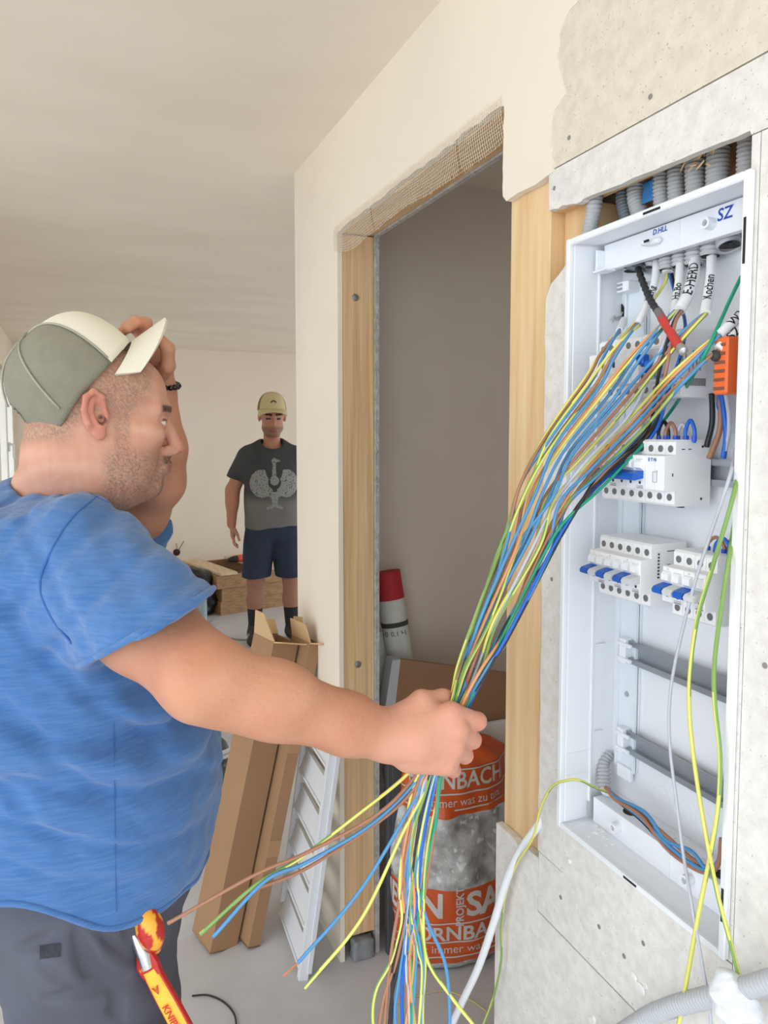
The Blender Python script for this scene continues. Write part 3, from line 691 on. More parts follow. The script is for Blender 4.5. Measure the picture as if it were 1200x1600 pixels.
BL = [(915, 590), (852, 680), (812, 760), (783, 850), (744, 960), (714, 1040), (701, 1098)]
BR = [(1020, 680), (946, 748), (902, 795), (866, 858), (800, 985), (766, 1048), (733, 1102)]
BD = [.995, .985, .975, .968, .958, .952, .950]
def bundle_pts(t, k):
    rs = np.random.RandomState(100+k); out = []
    for i in range(7):
        w = (t+1)/2
        if i in (2, 3, 4): w = np.clip(w+rs.uniform(-.13, .13), 0, 1)
        if i in (5, 6): w = np.clip(.5+(w-.5)*.9+rs.uniform(-.08, .08), 0, 1)
        px = BL[i][0]*(1-w)+BR[i][0]*w; py = BL[i][1]*(1-w)+BR[i][1]*w
        dj = rs.uniform(-1, 1)*(.010 if i < 5 else .012)+(.006*math.sin(k*2.4) if i > 3 else 0)
        out.append(oD(px, py, BD[i]+dj))
    ex = 668+18*t+rs.uniform(-4, 4)
    out.append(oD((px+ex)/2, 1160, .949+.007*math.sin(k*1.9)))
    return out, ex
def whole(src, t, k, tail, color, parent, x0=.72, r=WR, pre=None):
    P = [oX(*src, x0)] if len(src) == 2 else [np.asarray(src)]
    B, ex = bundle_pts(t, k)
    def pxof(q): v = q-CAM; z = v @ F_; return 600+FPX*(v @ R_)/z, YC-FPX*(v @ U_)/z
    a = pxof(P[0]); b = pxof(B[0]); sag = 4*math.sin(k*1.7)
    if pre: P += [oX(*q) for q in pre]
    for w, x in (() if pre else ((.22, .682), (.60, .664))): P.append(oX(a[0]*(1-w)+b[0]*w, a[1]*(1-w)+b[1]*w-(10+sag)*(1-w)*w*4*.6, x))
    P += B
    P.append(oD(tail[0][0], tail[0][1], tail[0][2] if len(tail[0]) > 2 else .94))
    for q in tail[1:]: P.append(oD(q[0], q[1], q[2] if len(q) > 2 else .93))
    return wire(P, color, parent, r, 150, phase=k)
# lower ends of the conductors below the fist
TL = {
 'o1': [(648, 1214), (590, 1272, .92), (480, 1332, .90), (400, 1366, .88), (262, 1443, .86)],
 'y1': [(634, 1212), (560, 1272, .92), (470, 1340, .90), (400, 1382, .88), (313, 1460, .86)],
 'b1': [(650, 1220), (580, 1288, .92), (480, 1347, .90), (415, 1376, .88), (333, 1464, .86)],
 'n1': [(657, 1220), (600, 1278, .93), (480, 1356, .91), (397, 1390, .89)],
 'b2': [(662, 1225), (628, 1285, .93), (560, 1395, .92), (466, 1504, .90)],
 'g2': [(668, 1225), (630, 1300, .93), (565, 1435, .92), (476, 1544, .90)],
 'd1': [(690, 1217), (668, 1330), (662, 1430), (668, 1500), (704, 1556), (742, 1604)],
 'd2': [(682, 1217), (655, 1330), (652, 1380), (668, 1440), (694, 1500), (702, 1560), (703, 1640)],
 'd3': [(676, 1217), (648, 1330), (640, 1400), (655, 1470), (662, 1540), (652, 1640)],
 'd4': [(672, 1217), (646, 1300), (640, 1400), (652, 1480), (660, 1520), (652, 1640)],
 'd5': [(668, 1217), (640, 1320), (632, 1380), (640, 1440), (650, 1480), (645, 1580), (640, 1640)],
 'd6': [(660, 1217), (632, 1320), (628, 1390), (638, 1450), (648, 1490), (640, 1560), (628, 1640)],
 'd7': [(655, 1217), (630, 1320), (634, 1420), (620, 1500), (600, 1560), (588, 1640)],
 'd8': [(658, 1217), (640, 1330), (634, 1440), (622, 1540), (617, 1580), (622, 1640)],
 'd9': [(664, 1217), (645, 1340), (636, 1430), (634, 1500), (638, 1560), (640, 1640)],
 'd10': [(650, 1217), (628, 1340), (625, 1400), (628, 1440), (612, 1500), (588, 1545), (582, 1590), (590, 1640)],
 'd11': [(668, 1217), (650, 1320), (640, 1420), (624, 1500), (612, 1560), (606, 1640)],
 'd12': [(686, 1217), (680, 1290), (668, 1370), (655, 1440), (640, 1500), (636, 1560), (640, 1640)],
 'd13': [(680, 1217), (660, 1320), (650, 1420), (634, 1490), (628, 1560), (632, 1640)],
 'd14': [(673, 1217), (650, 1320), (632, 1430), (616, 1500), (612, 1570), (610, 1640)],
 'd15': [(666, 1217), (644, 1330), (648, 1420), (640, 1500), (646, 1580), (655, 1640)],
 'd16': [(662, 1217), (638, 1320), (626, 1400), (614, 1470), (606, 1540), (598, 1640)],
 'd17': [(678, 1217), (654, 1330), (656, 1430), (664, 1500), (660, 1580), (662, 1640)],
}
def cable(label, base): return empty('cable', base, label, 'cable', 'cables pulled out of the cabinet')
def sh(pxs, x0, x1):
    n = len(pxs); return [oX(px, py, x0+(x1-x0)*i/(n-1)) for i, (px, py) in enumerate(pxs)]
# A and B: leftmost cables
e = cable('white cable ending by the round knock-out, brown and green-yellow wires', oX(968, 516, .745))
pts = sh([(975, 500), (972, 508), (968, 517)], .755, .705); sheath(pts, .0052, e)
for c, t, tl, k in [('brown', -.96, 'd7', 1), ('gy', -1., 'y1', 2), ('blue', -.84, 'b1', 3)]: whole(pts[-1]+V3(0, 0, .002*(k-2)), t, k, TL[tl], c, e)
e = cable('white cable with faint writing next to the black braided cable', oX(997, 504, .735))
pts = sh([(1026, 405), (1023, 440), (1012, 475), (997, 506)], .762, .702); sheath(pts, .0052, e)
tube_text('HzRg', pts, .0052, .012, .30, e)
for c, t, tl, k in [('gy', -.88, 'g2', 4), ('blue', -.62, 'd3', 5), ('brown', -.72, 'o1', 6)]: whole(pts[-1]+V3(0, .003*(k-5), .002*(k-5)), t, k, TL[tl], c, e)
# blue and brown pair straight from a conduit
e = cable('loose blue and dark wires hanging from a conduit behind the marked cables', oX(1045, 428, .762))
obj('sheath', tube(sh([(1042, 410), (1043, 426)], .762, .760), .0075, 8, 14), M_SHEATH, e)
for c, t, tl, k, q in [('blue2', 1.0, 'd13', 7, (1046, 428)), ('black', .92, 'd14', 8, (1050, 428))]:
    whole(q, t, k, TL[tl], c, e, x0=.760, pre=[(1056, 462, .745), (1070, 500, .715), (1066, 545, .684), (1046, 605, .668)])
wire([oX(1042, 428, .76), oX(1040, 440, .755), oX(1020, 470, .745), oX(985, 512, .735), oX(955, 548, .71)]+bundle_pts(-.7, 61)[0]+[oD(668, 1217, .94), oD(650, 1330, .93), oD(640, 1460, .93), oD(650, 1640, .93)], 'gy', e, n=150, phase=3)
# E-HERD
e = cable('thick white cable marked E-HERD with five coloured wires', oX(1060, 483, .735))
pts = sh([(1086, 405), (1083, 430), (1075, 460), (1061, 485)], .760, .702); sheath(pts, .0074, e)
tube_text('E-HERD', pts, .0074, .0175, .22, e)
for c, t, tl, k in [('blue', -.34, 'd2', 9), ('gy', -.46, 'd4', 10), ('grey', .30, 'd9', 11), ('black', .82, 'd11', 12), ('brown', .88, 'd16', 13)]:
    whole(pts[-1]+V3(0, .0025*(11-k), -.001*(k-11)), t, k, TL[tl], c, e, pre=[(1048+3*(k-11), 508, .680), (1022+8*(k-11), 572+10*(k-11), .666)] if k > 10 else None)
e = cable('slim white cable with black writing left of the E-HERD cable', oX(1050, 490, .745))
pts = sh([(1063, 405), (1061, 440), (1056, 470), (1050, 494)], .761, .706); sheath(pts, .0056, e); tube_text('Hz.Bo', pts, .0056, .013, .25, e)
whole(pts[-1], -.2, 14, TL['d8'], 'blue', e); whole(pts[-1]+V3(0, .002, 0), -.52, 15, TL['d15'], 'orange', e)
# kitchen cable
e = cable('white cable marked Kochen hanging straight down in the middle', oX(1102, 488, .735))
pts = sh([(1112, 398), (1111, 430), (1106, 465), (1102, 490)], .760, .702); sheath(pts, .0062, e); tube_text('Kochen', pts, .0062, .0145, .2, e)
for c, t, tl, k in [('blue', -.1, 'd8', 16), ('brown', .02, 'n1', 17), ('gy', .14, 'd17', 18)]: whole(pts[-1]+V3(0, .002*(17-k), 0), t, k, TL[tl], c, e)
# cables at the cabinet edge
e = cable('white cable marked WZ, upper of two at the cabinet edge', oX(1125, 522, .715))
pts = sh([(1158, 490), (1145, 503), (1124, 523)], .725, .692); sheath(pts, .0058, e); tube_text('WZ', pts, .0058, .014, .35, e)
for c, t, tl, k in [('gy', .36, 'd1', 19), ('orange', .46, 'd6', 20), ('blue', .54, 'b2', 21)]: whole(pts[-1]+V3(0, .002*(20-k), 0), t, k, TL[tl], c, e, x0=.7)
e = cable('white cable marked SZ, lower of two at the cabinet edge', oX(1122, 545, .71))
pts = sh([(1160, 510), (1145, 524), (1122, 546)], .722, .690); sheath(pts, .0062, e); tube_text('SZ', pts, .0062, .0145, .35, e)
for c, t, tl, k in [('gy', .74, 'd10', 22), ('blue', .80, 'd5', 23), ('brown', .62, 'd12', 24)]: whole(pts[-1]+V3(0, .002*(23-k), 0), t, k, TL[tl], c, e, x0=.7)
e = empty('earth_wire', oX(1156, 436, .72), 'thin teal green wire swinging below the bundle from the cabinet edge', 'wire')
P = [oX(1158, 432, .73), oX(1140, 470, .715), oX(1098, 560, .68), oD(1050, 640, 1.0), oD(1000, 700, .99), oD(940, 762, .975), oD(885, 812, .965), oD(852, 862, .962), oD(790, 985, .955), oD(758, 1050, .95), oD(730, 1102, .946), oD(706, 1160, .945), oD(688, 1217, .938), oD(682, 1280, .93), oD(668, 1350, .93), oD(652, 1450, .93), oD(640, 1640, .93)]
wire(P, 'teal', e, r=.0022, n=150, name='wire_strand')
# stripped copper ends
for q, d1 in [(((466, 1504, .90)), (443, 1525, .895))]:
    obj('copper_tip', tube([oD(*q), oD(*d1)], .0012, 4, 6), M_COPPER, label='bare copper tip on the blue wire reaching towards the floor', cat='wire tip')
# probe
e = empty('sensor_probe', oX(1000, 425, .74), 'black braided lead with red sleeve and steel tip lying across the wires', 'sensor')
pb = [oX(997, 420, .755), oX(1006, 445, .735), oX(1017, 470, .712), oX(1030, 490, .69)]
P = spline(pb, 60); obj('braided_lead', sweep(P, .0044+.0006*np.sin(np.arange(60)*1.1), 10), mat('braid_black', (34, 34, 36), .55, bump=(400, .4)), e)
obj('lead_end', tube([oX(1028, 486, .692), oX(1036, 500, .684)], .0052, 6, 12), mat('sleeve_grey', (112, 110, 108), .5), e)
obj('red_sleeve', tube([oX(1034, 497, .686), oX(1048, 520, .676), oX(1062, 542, .668)], .0056, 14, 14), mat('sleeve_red', (196, 56, 52), .42), e)
a = oX(1060, 539, .669); b = oX(1070, 552, .664)
obj('steel_tip', lathe([(.0052, 0), (.0052, .005), (.006, .009), (.0056, .016), (.0015, .019)], a, b-a, 14), M_STEEL, e)
# supply wires at the cabinet edge and the loops on the breakers
for c, q, lb in [('black', [(1112, 615), (1113, 640), (1112, 665), (1104, 698)], 'black supply wire dropping behind the second row breakers'), ('brown', [(1121, 612), (1126, 640), (1124, 675), (1108, 716)], 'brown supply wire dropping behind the second row breakers'),
                 ('blue2', [(1126, 600), (1131, 640), (1135, 680), (1130, 716)], 'thick blue supply wire dropping behind the second row breakers'), ('grey', [(1134, 615), (1139, 650), (1138, 680), (1130, 716)], 'grey supply wire dropping behind the second row breakers'), ('blue2', [(1126, 640), (1124, 625), (1130, 545), (1150, 535)], 'blue wire feeding the orange terminal block')]:
    wire([oX(x, y, .755) for x, y in q], c, None, .0036 if c != 'grey' else .0028, 30, 'supply_wire', label=lb, cat='wire', group='supply wires in the cabinet')
def loop(y0, y1, z, h, c, lb, x=.727):
    e = empty('wire_loop', (x, (y0+y1)/2, z), lb, 'wire', 'wire loops on the breakers')
    P = [V3(x, y0, z-.004), V3(x, y0+.001*0, z+h*.5), V3(x, (y0+y1)/2, z+h), V3(x, y1, z+h*.5), V3(x, y1, z-.004)]
    wire(P, c, e, .0024, 30, 'loop_wire')
    for y in (y0, y1): obj('ferrule', lathe([(.0032, 0), (.0032, .007)], (x, y, z-.002), (0, 0, 1), 12), mat('ferrule_blue', (40, 80, 200), .4), e)
z = ROWS[1]+.043
loop(.776, .759, z, .024, 'black', 'black wire loop on top of the second row breakers'); loop(.760, .743, z, .022, 'brown', 'brown wire loop on top of the second row breakers', .724)
loop(.743, .728, z, .020, 'grey', 'grey wire loop on top of the second row breakers', .728); loop(.727, .7245-.012, z+.0, .025, 'blue2', 'blue wire loop on top of the second row breakers', .7255)
z = ROWS[2]+.043
loop(.697, .672, z, .018, 'brown', 'brown wire loop on top of the third row breakers', .738); loop(.681, .660, z, .019, 'blue2', 'deep blue wire loop on top of the third row breakers', .734); loop(.668, .655, z, .021, 'brown', 'brown wire loop next to the cabinet rim, third row', .742)
# three loose wires hanging in front of the cabinet
for c, q, lb, r in [('grey', [(1150, 700), (1139, 748), (1110, 835), (1083, 920), (1056, 1030), (1046, 1100), (1047, 1170), (1058, 1260), (1067, 1330), (1082, 1420), (1104, 1545), (1112, 1605)], 'thin grey wire hanging in front of the cabinet', .0021),
                    ('gy', [(1165, 690), (1143, 785), (1112, 890), (1090, 965), (1079, 1040), (1077, 1110), (1086, 1200), (1104, 1310), (1122, 1400), (1146, 1490), (1174, 1605)], 'green-yellow wire crossing from breakers to the cabinet corner', .0026),
                    ('gy', [(1150, 800), (1138, 880), (1124, 970), (1116, 1040), (1117, 1100), (1125, 1180), (1122, 1260), (1108, 1345), (1092, 1425), (1075, 1520), (1060, 1605)], 'green-yellow wire starting closer to the cabinet rim and crossing back', .0026)]:
    n = len(q); xs = [.715 if i == 0 else (.672 if i < n-3 else .655) for i in range(n)]
    wire([oX(x, y, xx) for (x, y), xx in zip(q, xs)], c, None, r, 90, 'loose_wire', phase=len(lb), label=lb, cat='wire', group='loose wires in front of the cabinet')
# cable at the foot of the cabinet
e = empty('floor_cable', c1, 'blue, brown and black wires lying along the foot of the cabinet', 'cable')
for k, (c, oy, ox) in enumerate([('blue', 0, 0), ('brown', -7, .004), ('black', 9, .002), ('blue', 5, -.004), ('brown', 12, -.006)]):
    q = [(946, 1230), (962, 1246+oy*.3), (1000, 1276+oy*(1-.3*k)), (1040, 1312+oy), (1075, 1342+oy*.8), (1104, 1358+oy*.5), (1122, 1348+oy*.3), (1127, 1310)]
    if c == 'blue' and k == 0: q[2] = (1008, 1270); q[4] = (1080, 1330)
    wire([oX(x, y, .733+ox*.6) for x, y in q], c, e, .0027, 60)
obj('sheath', tube([c1+V3(.004, .002, .012), c1+V3(-.001, 0, -.002), oX(950, 1238, .750)], .0058, 8, 12), M_SHEATH, e)
wire([oX(950, 1238, .75), oX(930, 1231, .72), oX(905, 1219, .685), oX(882, 1220, .672), oX(862, 1230, .668), oX(845, 1262, .668), oX(832, 1310, .666), oX(806, 1352, .668), oX(790, 1400, .672), oX(783, 1450, .672), oX(783, 1500, .674), oX(772, 1555, .672), oX(752, 1610, .668)], 'gy', None, .0020, 110, 'loose_wire', phase=2, label='thin green-yellow wire arching out of the cabinet foot over the stud', cat='wire', group='loose wires in front of the cabinet')
# thick white cable and the conduit on the lower boards
obj('white_cable', tube([oX(851, 1272, .700), oX(842, 1288, .690), oX(826, 1310, .676), oX(808, 1338, .670), oX(790, 1380, .666), oX(772, 1440, .662), oX(748, 1510, .655), oX(722, 1566, .648), oX(700, 1615, .645)], .0068, 60, 14), M_SHEATH, label='thick white cable coming out below the stud and hanging to the floor', cat='cable')
cp = [V3(.60, 1.02, .02), V3(.62, .985, .25), V3(.65, .93, .52), oX(985, 1606, .66), oX(1040, 1577, .658), oX(1100, 1560, .655), (oX(1160, 1546, .652)), oX(1215, 1530, .65), oX(1270, 1512, .65), V3(.65, .40, .845), V3(.65, .1, .80), V3(.64, -.4, .60), V3(.62, -.9, .02)]
conduit('long grey corrugated conduit crossing the lower boards under the cabinet', cp, .0118, None, None, pitch=.0062)
c = oX(1150, 1562, .648)
def tis(P): return ell(P, c, (.018, .030, .028))+.006*wob(P, 130, 11)+.0025*wob(P, 320, 4)
obj('paper_wad', sdf_mesh(tis, c-.05, c+.05, .0018), mat('tissue', (220, 223, 228), .9, bump=(60, .3)), label='crumpled white paper wad stuffed around the grey conduit', cat='paper')

# ------------------------------------------------------------------ the electrician in the foreground
SK = L3(208, 160, 136); SKP = L3(222, 168, 142); SKR = L3(196, 128, 104)
M_SKIN = mat('skin', (210, 160, 130), 0.55, attr='Col', bump=(90, 0.16), spec=0.35, sss=0.0)
def to_px(P):
    v = P-CAM; z = v @ F_; return 600+FPX*(v @ R_)/z, YC-FPX*(v @ U_)/z
TH = math.radians(27)                       # he looks a little away from us
hf = R_*math.cos(TH)+FH*math.sin(TH); hl = FH*math.cos(TH)-R_*math.sin(TH); hu = V3(0, 0, 1.0)
tl_ = math.radians(-4); hf, hu = hf*math.cos(tl_)+hu*math.sin(tl_), hu*math.cos(tl_)-hf*math.sin(tl_)
HO = oD(157, 655, 1.105)
HA = np.stack([hf, hl, hu], 1)              # columns
def H(x, y, z): return HO+HA @ V3(x, y, z)
NECK0 = H(-.030, 0, -.055); NECK1 = oD(95, 770, 1.14)
def head_field(Pw):
    P = ((Pw-HO) @ HA).astype(np.float32)
    Y = np.abs(P[:, 1]); Q = P.copy(); Q[:, 1] = Y       # symmetric half
    d = ell(P, (-.012, 0, .034), (.095, .076, .078))
    d = smin(d, ell(P, (.046, 0, .034), (.045, .060, .056)), .03)
    d = smin(d, ell(P, (.032, 0, -.032), (.058, .062, .078)), .025)
    d = smin(d, ell(Q, (.018, .040, -.055), (.050, .030, .052)), .025)         # cheeks and jaw
    d = smin(d, ell(P, (.030, 0, -.082), (.054, .050, .032)), .03)
    d = smin(d, ell(P, (.076, 0, -.098), (.018, .024, .018)), .022)            # chin
    d = smin(d, ell(P, (.004, 0, -.106), (.056, .052, .036)), .03)             # soft throat
    d = smin(d, ell(Q, (.062, .046, -.018), (.024, .018, .018)), .02)          # cheekbone
    d = smin(d, cone(Q, (.090, .014, .022), (.072, .050, .020), .010, .009), .014)   # brow
    d = smax(d, -ell(Q, (.100, .032, .001), (.020, .020, .013)), .010)         # eye socket
    d = smin(d, cone(P, (.090, 0, .016), (.111, 0, -.030), .0085, .0105), .010)      # nose
    d = smin(d, ell(P, (.113, 0, -.036), (.0125, .0125, .0105)), .006)
    d = smin(d, ell(Q, (.102, .0125, -.041), (.0125, .0080, .0085)), .005)
    d = smax(d, -ell(Q, (.108, .0075, -.0495), (.0055, .0036, .0045)), .002)
    d = smin(d, ell(P, (.086, 0, -.064), (.020, .028, .018)), .012)            # mouth mound
    d = smin(d, cone(Q, (.1045, 0, -.0625), (.094, .021, -.066), .0045, .0025), .004)
    d = smin(d, cone(Q, (.1020, 0, -.0725), (.093, .019, -.068), .0055, .0025), .004)
    d = smax(d, -cone(Q, (.110, 0, -.0675), (.096, .024, -.0668), .0012, .0010), .002)
    d = smax(d, -cone(Q, (.108, .018, -.034), (.090, .036, -.066), .0022, .0016), .010)   # fold beside the nose
    eye = ell(Q, (.0775, .0325, .0015), (.0128, .0128, .0128))
    lid = ell(Q, (.0760, .0325, .0060), (.0155, .0165, .0090)); lid = smax(lid, -(Q[:, 2]-.0035), .001)
    low = ell(Q, (.0760, .0325, -.0040), (.0145, .0150, .0080)); low = smax(low, Q[:, 2]+.0030, .001)
    d = smin(d, eye, .002); d = smin(d, lid, .003); d = smin(d, low, .004)
    # neck
    d = smin(d, cone(Pw, NECK0, NECK1, .060, .071), .045)
    d = smin(d, ell(P, (-.060, 0, -.055), (.042, .052, .050)), .03)            # nape
    # ear on both sides, leaning back
    E = Q.copy(); ca, sa = math.cos(-.16), math.sin(-.16)
    ex = (E[:, 0]+.012); ez = E[:, 2]-.002
    ep = np.stack([ex*ca-ez*sa, E[:, 1]-.074-.30*np.maximum(0, -(ex+.006)), ex*sa+ez*ca], 1).astype(np.float32)
    disc = ell(ep, (-.004, .006, .004), (.0175, .0050, .031))
    disc = smax(disc, -ell(ep, (.000, .0115, .002), (.0105, .0075, .019)), .003)
    rim = chain(ep, [(.010, .004, .012), (.0085, .009, .026), (-.002, .012, .034), (-.013, .0125, .027), (-.0175, .0125, .010), (-.013, .011, -.010), (-.004, .008, -.022)], [.0035, .0036, .0042, .0042, .0040, .0036, .0038], .004)
    anti = chain(ep, [(-.003, .008, .022), (-.008, .009, .008), (-.005, .009, -.008), (.001, .008, -.014)], [.003, .0034, .0032, .003], .003)
    trag = ell(ep, (.0105, .006, -.002), (.0045, .0045, .008)); lobe = ell(ep, (.000, .007, -.024), (.0085, .0048, .010))
    ear = smin(smin(smin(disc, rim, .003), anti, .003), smin(trag, lobe, .004), .004)
    ear = smax(ear, -ell(ep, (.004, .007, -.004), (.0048, .008, .0055)), .002)
    d = smin(d, ear, .004)
    return d
hv, hfac = sdf_mesh(head_field, HO-V3(.21, .21, .24), HO+V3(.21, .21, .16), .0019)
def head_color(V):
    P = (V-HO) @ HA; x, y, z = P.T; ya = np.abs(y)
    n = np.random.RandomState(7).normal(size=len(V))*.6; n2 = wob(V.astype(np.float32), 160, 9); n3 = np.random.RandomState(3).normal(size=len(V))*.8
    C = np.tile(SK, (len(V), 1)); C = mixc(C, SKR, np.clip(.25+.3*n2, 0, .5))
    earm = sstep(ya, .078, .084)*sstep(-np.abs(x+.012), -.04, -.03)*sstep(-np.abs(z), -.05, -.04)
    hair = sstep(z-.55*np.maximum(-x-.02, 0)*-1-.010-(.030*sstep(x, .03, .06)), -.022, .018)*sstep(-x, -.075, -.050)+sstep(-x, .028, .055)*sstep(z, -.052, -.020)
    hair = np.clip(hair, 0, 1)*(1-earm)
    C = mixc(C, L3(128, 104, 88), hair*np.clip(.55+.25*n+.15*n3, 0, .9))
    side = sstep(-np.abs(x-.022), -.016, -.006)*sstep(z, -.06, -.03)*sstep(-z, -.03, .0)*sstep(ya, .045, .06)
    beard = np.clip(sstep(-z, .030+.0, .058)*sstep(x, -.012, .014)*sstep(-z, -.16, -.14)+side*.7, 0, 1)*(1-earm)
    beard *= 1-sstep(x, .078, .090)*sstep(z, -.058, -.052)*.4
    C = mixc(C, L3(112, 92, 82), beard*np.clip(.42+.24*n+.2*n3, 0, .85))
    mous = sstep(x, .086, .094)*sstep(-np.abs(z+.0555), -.0075, -.0045)*sstep(-ya, -.034, -.026)
    C = mixc(C, L3(62, 48, 44), mous*np.clip(.75+.25*n3, 0, 1))
    goat = sstep(x, .078, .088)*sstep(-z, .078, .088)*sstep(-ya, -.024, -.016)
    C = mixc(C, L3(72, 58, 54), goat*np.clip(.5+.3*n3, 0, .9))
    C = mixc(C, L3(196, 104, 92), earm*.45)
    lips = sstep(x, .092, .096)*sstep(-np.abs(z+.0672), -.0085, -.006)*sstep(-ya, -.022, -.017)
    C = mixc(C, L3(172, 104, 96), lips*.8)
    brow = sstep(x, .056, .062)*sstep(-np.abs(z-.0225+.10*(ya-.03)**2*20), -.0062, -.0036)*sstep(ya, .012, .016)*sstep(-ya, -.060, -.052)
    C = mixc(C, L3(40, 30, 28), brow*np.clip(.9+.2*n3, 0, 1))
    ed = np.sqrt((x-.0775)**2+(ya-.0325)**2+(z-.0015)**2); em = (ed < .0136)*(z > -.0034)*(z < .0045)*(x > .080)
    C = mixc(C, L3(224, 214, 206), em.astype(float))
    iris = em*((np.sqrt((ya-.0335)**2+(z-.0010)**2)) < .0058); C = mixc(C, L3(44, 30, 24), iris.astype(float))
    lash = (x > .078)*(np.abs(z-.0050) < .0015)*(np.abs(ya-.0325) < .0155)*(ed < .019); C = mixc(C, L3(64, 44, 40), lash*.8)
    C = mixc(C, L3(206, 130, 112), sstep(x, .105, .116)*sstep(-ya, -.02, -.01)*.4)
    canal_shade = (ya > .070)*(np.sqrt((x+.006)**2+(z+.004)**2) < .006); C = mixc(C, L3(96, 48, 40), canal_shade*.8)  # shade inside the ear canal, darkened in the skin colour
    return C
# ---- right arm and the hand that grips the wires
SHR = oD(126, 885, 1.00); ELB = oD(317, 1059, .845); WRI = oD(603, 1150, .915)
M1 = (ELB*.62+WRI*.38)
def arm_field(P):
    d = chain(P, [SHR, SHR*.45+ELB*.55, ELB], [.060, .057, .047], .03)
    d = smin(d, chain(P, [ELB, M1, WRI*.78+ELB*.22, WRI], [.047, .0425, .0345, .0290], .02), .022)
    d = smin(d, ell(P, oD(398, 1090, .862), (.055, .031, .034), np.stack([unit(WRI-ELB), U_, F_], 1)), .025)
    return d
def hp(x, y, d): return oD(x, y, d)
HAX = np.stack([unit(hp(715, 1152, .925)-WRI), unit(np.cross(F_, unit(hp(715, 1152, .925)-WRI))), F_], 1)
KN = [hp(704, 1114, .915), hp(716, 1140, .913), hp(710, 1168, .917), hp(697, 1192, .925)]           # knuckles
PI = [hp(746, 1127, .935), hp(738, 1156, .944), hp(726, 1180, .948), hp(708, 1203, .952)]           # middle joints
DI = [hp(747, 1126, .975), hp(732, 1153, .985), hp(718, 1178, .985), hp(698, 1200, .982)]
TI = [hp(716, 1120, .988), hp(702, 1148, .992), hp(692, 1172, .988), hp(678, 1194, .984)]
FR = [.0112, .0112, .0106, .0094]
TH_ = [hp(620, 1128, .925), hp(658, 1095, .930), hp(692, 1092, .952), hp(722, 1094, .974)]
def hand_field(P):
    d = cone(P, WRI, hp(650, 1152, .918), .0285, .030)
    d = smin(d, ell(P, hp(655, 1150, .922), (.046, .040, .0195), HAX), .022)
    for k, r in zip(KN, (.0135, .0135, .0130, .0120)):
        d = smin(d, cone(P, hp(630, 1150, .92), k, .016, r), .012)
    d = smin(d, cone(P, hp(640, 1185, .925), KN[3], .016, .013), .015)
    th = chain(P, TH_, [.017, .0125, .0115, .0100], .008)
    d = smin(d, th, .012)
    f = None
    for i in range(4):
        q = chain(P, [KN[i], PI[i], DI[i], TI[i]], [FR[i]*1.15, FR[i], FR[i]*.92, FR[i]*.82], .004)
        f = q if f is None else smin(f, q, .0022)
    d = smin(d, f, .006)
    return d
def rarm(P): return smin(arm_field(P), hand_field(P), .012)
a0 = np.minimum.reduce([SHR, ELB, WRI]+PI+TI)-.11; a1 = np.maximum.reduce([SHR, ELB, WRI]+PI+TI)+.11
rv, rf = sdf_mesh(rarm, a0, a1, .0021)
def arm_color(V):
    n2 = wob(V.astype(np.float32), 55, 19); n3 = np.random.RandomState(23).normal(size=len(V))*.6
    C = np.tile(L3(202, 148, 118), (len(V), 1)); C = mixc(C, L3(176, 112, 86), np.clip(.30+.30*n2, 0, .6))
    w = (V-ELB) @ unit(WRI-ELB)/np.linalg.norm(WRI-ELB)
    C = mixc(C, L3(214, 156, 134), sstep(w, .8, 1.05)*.7)
    for k in KN+PI: C = mixc(C, L3(206, 120, 104), sstep(-np.linalg.norm(V-k, axis=1), -.020, -.008)*.35)
    hair = sstep(n3, .55, .95)*sstep(w, -.1, .15)*sstep(-w, -.95, -.8); C = mixc(C, L3(140, 100, 78), hair*.18)
    return C
# ---- left arm raised to the visor
SHL = oD(170, 860, 1.40); ELL_ = oD(246, 752, 1.28); WRL = oD(246, 612, 1.215)
LK = [oD(247, 566, 1.20), oD(232, 534, 1.215)]
def larm(P):
    d = chain(P, [SHL, SHL*.4+ELL_*.6, ELL_], [.065, .054, .043], .02)
    d = smin(d, chain(P, [ELL_, ELL_*.62+WRL*.38+R_*.004, WRL], [.046, .044, .029], .015), .02)
    d = smin(d, cone(P, WRL, LK[0], .027, .024), .015)
    d = smin(d, ell(P, (LK[0]+LK[1])/2, (.017, .034, .030), np.stack([R_, F_, U_], 1)), .015)
    # thumb below the visor, four fingers over its top
    d = smin(d, chain(P, [oD(250, 585, 1.185), oD(262, 572, 1.165), oD(262, 545, 1.150), oD(252, 532, 1.140)], [.013, .0115, .0105, .0088], .005), .008)
    for i in range(4):
        q = chain(P, [oD(228-i*1, 530, 1.185+.019*i), oD(228-6*i, 505+2*i, 1.175+.019*i), oD(212-5*i, 503+3*i, 1.155+.018*i), oD(200-4*i, 512+3*i, 1.14+.018*i)], [.0105, .0098, .0090, .0078], .004)
        d = smin(d, q, .004)
    return d
l0 = np.minimum.reduce([SHL, ELL_, WRL]+LK)-.13; l1 = np.maximum.reduce([SHL, ELL_, WRL]+LK)+.13
lv, lf = sdf_mesh(larm, l0, l1, .0027)
